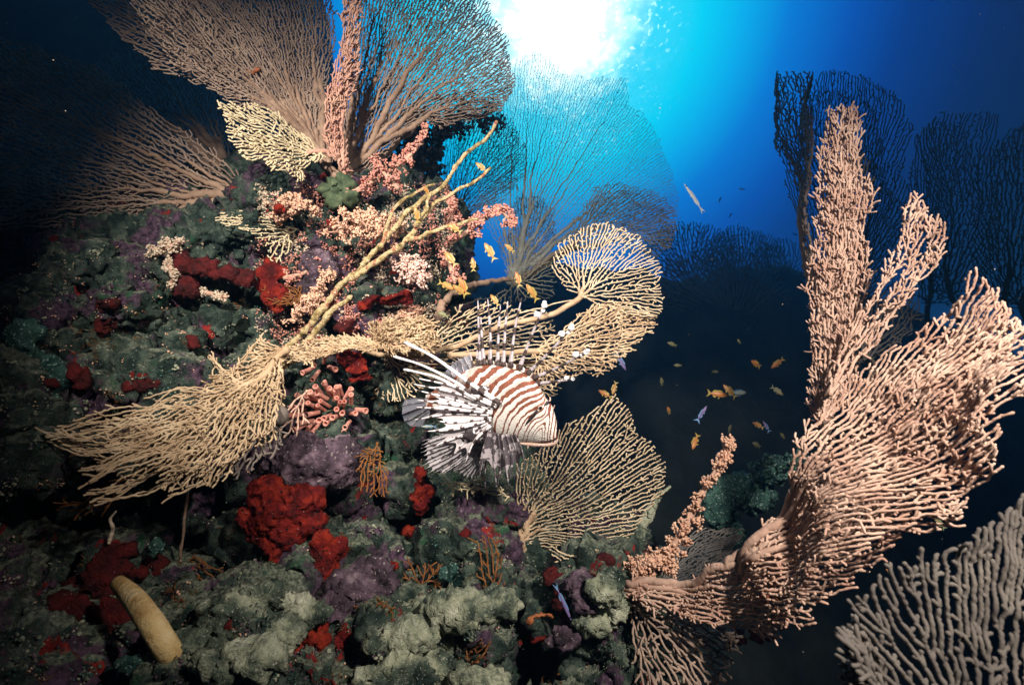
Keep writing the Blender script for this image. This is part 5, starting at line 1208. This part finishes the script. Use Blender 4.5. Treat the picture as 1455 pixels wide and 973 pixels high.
# rayed fins
def rayed_fin(name, rays, mat, web, rw, seed=0, dz0=0, dz1=0, wavy=.004, sub=14, raymat=None, bandlen=70, webpts=.97, free=0, dense=False):
    """rays: [base, (mid), tip] in photograph proportions; web: how far up the skin reaches"""
    rng = np.random.RandomState(seed); R = []
    if dense:
        q = [np.array(r, float) for r in rays]; rays = [q[0]]
        for a, b in zip(q, q[1:]): rays += [(a+b)/2 + [[0, 0], [0, 0], [rng.uniform(-3, 3), rng.uniform(-3, 3)]], b]
    for k, ry in enumerate(rays):
        z = [dz0] + [(dz0+dz1)/2]*(len(ry)-2) + [dz1]
        pts = [LP(q, zz + wavy*math.sin(k*1.9+seed)*(j > 0)) for j, (q, zz) in enumerate(zip(ry, z))]
        R.append(spline(pts, sub) if len(pts) > 2 else np.linspace(pts[0], pts[1], sub*2+1))
    n = min(len(r) for r in R); R = [r[np.linspace(0, len(r)-1, 26).astype(int)] for r in R]; n = 26
    mb = MB(); m = 7; V = []; A = []; W = int(n*web)
    for k in range(len(R)-1):
        for j in range(m+1):
            u = j/m
            if k > 0 and j == 0: continue
            for i in range(n):
                s = i/(n-1)*webpts
                sc = web*(1 - free*math.sin(math.pi*u)**.7)
                s = i/(n-1)*min(sc, 1)
                ii = s*(n-1); i0 = min(int(ii), n-2); fr = ii-i0
                a = R[k][i0]*(1-fr)+R[k][i0+1]*fr; b = R[k+1][i0]*(1-fr)+R[k+1][i0+1]*fr
                p = a*(1-u)+b*u + FWD*math.sin(math.pi*u)*.003*s
                V.append(p); A.append(k+u)
    cols = (len(R)-1)*m+1
    V = np.array(V); f = [(c*n+i, (c+1)*n+i, (c+1)*n+i+1, c*n+i+1) for c in range(cols-1) for i in range(n-1)]
    V2 = V + FWD*.0005; nn = len(V)
    mb.add(V, f, A); mb.add(V2, [q[::-1] for q in f], A)
    fin = link(name, mb.mesh(name, mat, attr='band'), lion)
    for k, r in enumerate(R):
        rb = MB(); L_ = np.linalg.norm(r[-1]-r[0])/LM; rr = np.interp(np.linspace(0, 1, n), [0, .15, .8, 1], [1.3, 1, .8, .45])*rw*LM
        tube(rb, r - FWD*.0008, rr, 6, a=np.linspace(0, L_/bandlen, n)+rng.rand())
        link('fin_ray', rb.mesh('fin_ray', raymat or M_LRAY, attr='band'), fin)
    return fin
B0 = -.012
# tail and soft dorsal behind
rayed_fin('tail_fin', [[(215,545),(140,535),(82,540)],[(212,552),(130,560),(70,572)],[(212,560),(128,590),(68,612)],[(215,568),(135,620),(80,645)],[(220,576),(150,630),(110,668)],[(226,582),(180,630),(165,668)]], M_LTAIL, 1, 2.2, 1, .045, .05, raymat=M_LPEL)
rayed_fin('soft_dorsal_fin', [[(402,402),(390,360),(380,330)],[(380,410),(366,370),(352,340)],[(356,420),(342,380),(326,352)],[(332,435),(318,395),(303,368)],[(306,450),(296,415),(282,392)],[(286,465),(270,436),(256,420)]], M_LTAIL, .9, 2.2, 2, 60*LM-.003, 60*LM-.003, raymat=M_LSPINE)
# far pectoral fin fanned out below
rayed_fin('pectoral_fin', [[(470,665),(300,690),(162,735)],[(472,672),(300,720),(157,768)],[(474,680),(300,750),(158,806)],[(476,686),(305,780),(162,848)],[(478,692),(320,805),(190,882)],[(480,696),(345,815),(235,892)],[(482,700),(370,820),(272,886)],
    [(484,704),(390,825),(312,876)],[(486,706),(410,830),(345,905)],[(488,708),(425,835),(385,915)],[(490,708),(445,830),(425,905)],[(492,708),(460,815),(455,860)]], M_LPEC, .98, 1.9, 3, B0+.012, .03, free=.05, dense=True, wavy=.002)
# near pectoral fin: broad feathery middle and long free rays above
rayed_fin('pectoral_fin', [[(490,575),(330,490),(140,445)],[(488,582),(320,515),(122,472)],[(486,590),(310,545),(128,497)],[(484,598),(310,570),(142,545)],[(482,606),(300,590),(138,578)],[(480,616),(300,610),(128,636)],[(478,626),(320,650),(232,642)],[(476,638),(320,680),(165,690)],[(474,648),(340,710),(210,760)],[(474,658),(370,730),(300,800)],[(476,666),(400,740),(362,830)]],
    M_LPECN, .97, 5.6, 4, B0, -.02, wavy=.006, free=.28)
for pts, r in [([(520,560),(400,480),(330,430),(210,345),(82,280)], 11), ([(505,568),(400,520),(300,455),(160,385),(30,345)], 8.5), ([(500,575),(380,525),(250,450),(150,420),(78,405)], 8.5)]:
    p = spline([LP(q, B0-.004+j*-.003) for j, q in enumerate(pts)], 10); ln = np.linspace(0, 1, len(p))
    mb = MB(); tube(mb, p, np.interp(ln, [0, .3, .85, .96, 1], [1.2, 1, .62, .85, .55])*r*LM, 10, a=np.interp(ln, [0, .30, .42, 1], [.1, 2.2, 2.62, 2.92]))
    link('pectoral_ray', mb.mesh('lion_free_ray', M_LRAY, attr='band'), lion)
# dark base of the pectoral fins with white dots, then the dark pelvic fins
iv2, if2 = ICO[4]
for c, a_, b_, dz in [((445,705),95,42,.008),((385,712),48,34,.006),((430,500),46,22,-.004)]:
    mb = MB(); mb.add(LP(c, B0+dz) + (iv2*(1+.3*perlin(iv2*2.3+c[0])[:, None]))*[a_*LM, 9*LM, b_*LM], if2)
    link('fin_base_patch', mb.mesh('lion_patch', M_LDARK), lion)
rayed_fin('pelvic_fin', [[(470,690),(440,780),(425,880)],[(490,695),(490,800),(505,945)],[(510,700),(525,820),(512,935)],[(530,705),(545,820),(562,950)],[(550,705),(575,810),(568,905)],[(570,705),(600,790),(610,890)],[(590,705),(620,770),(634,850)]], M_LPEL, .88, 4.5, 5, B0-.012, -.035, raymat=M_LPEL, free=.25, wavy=.005)
rayed_fin('anal_fin', [[(420,670),(400,760),(372,850)],[(440,680),(430,780),(420,880)],[(460,690),(455,790),(452,950)],[(480,700),(480,780),(470,850)]], M_LPEL, .85, 3.2, 6, .03, .025, raymat=M_LSPINE, free=.25)
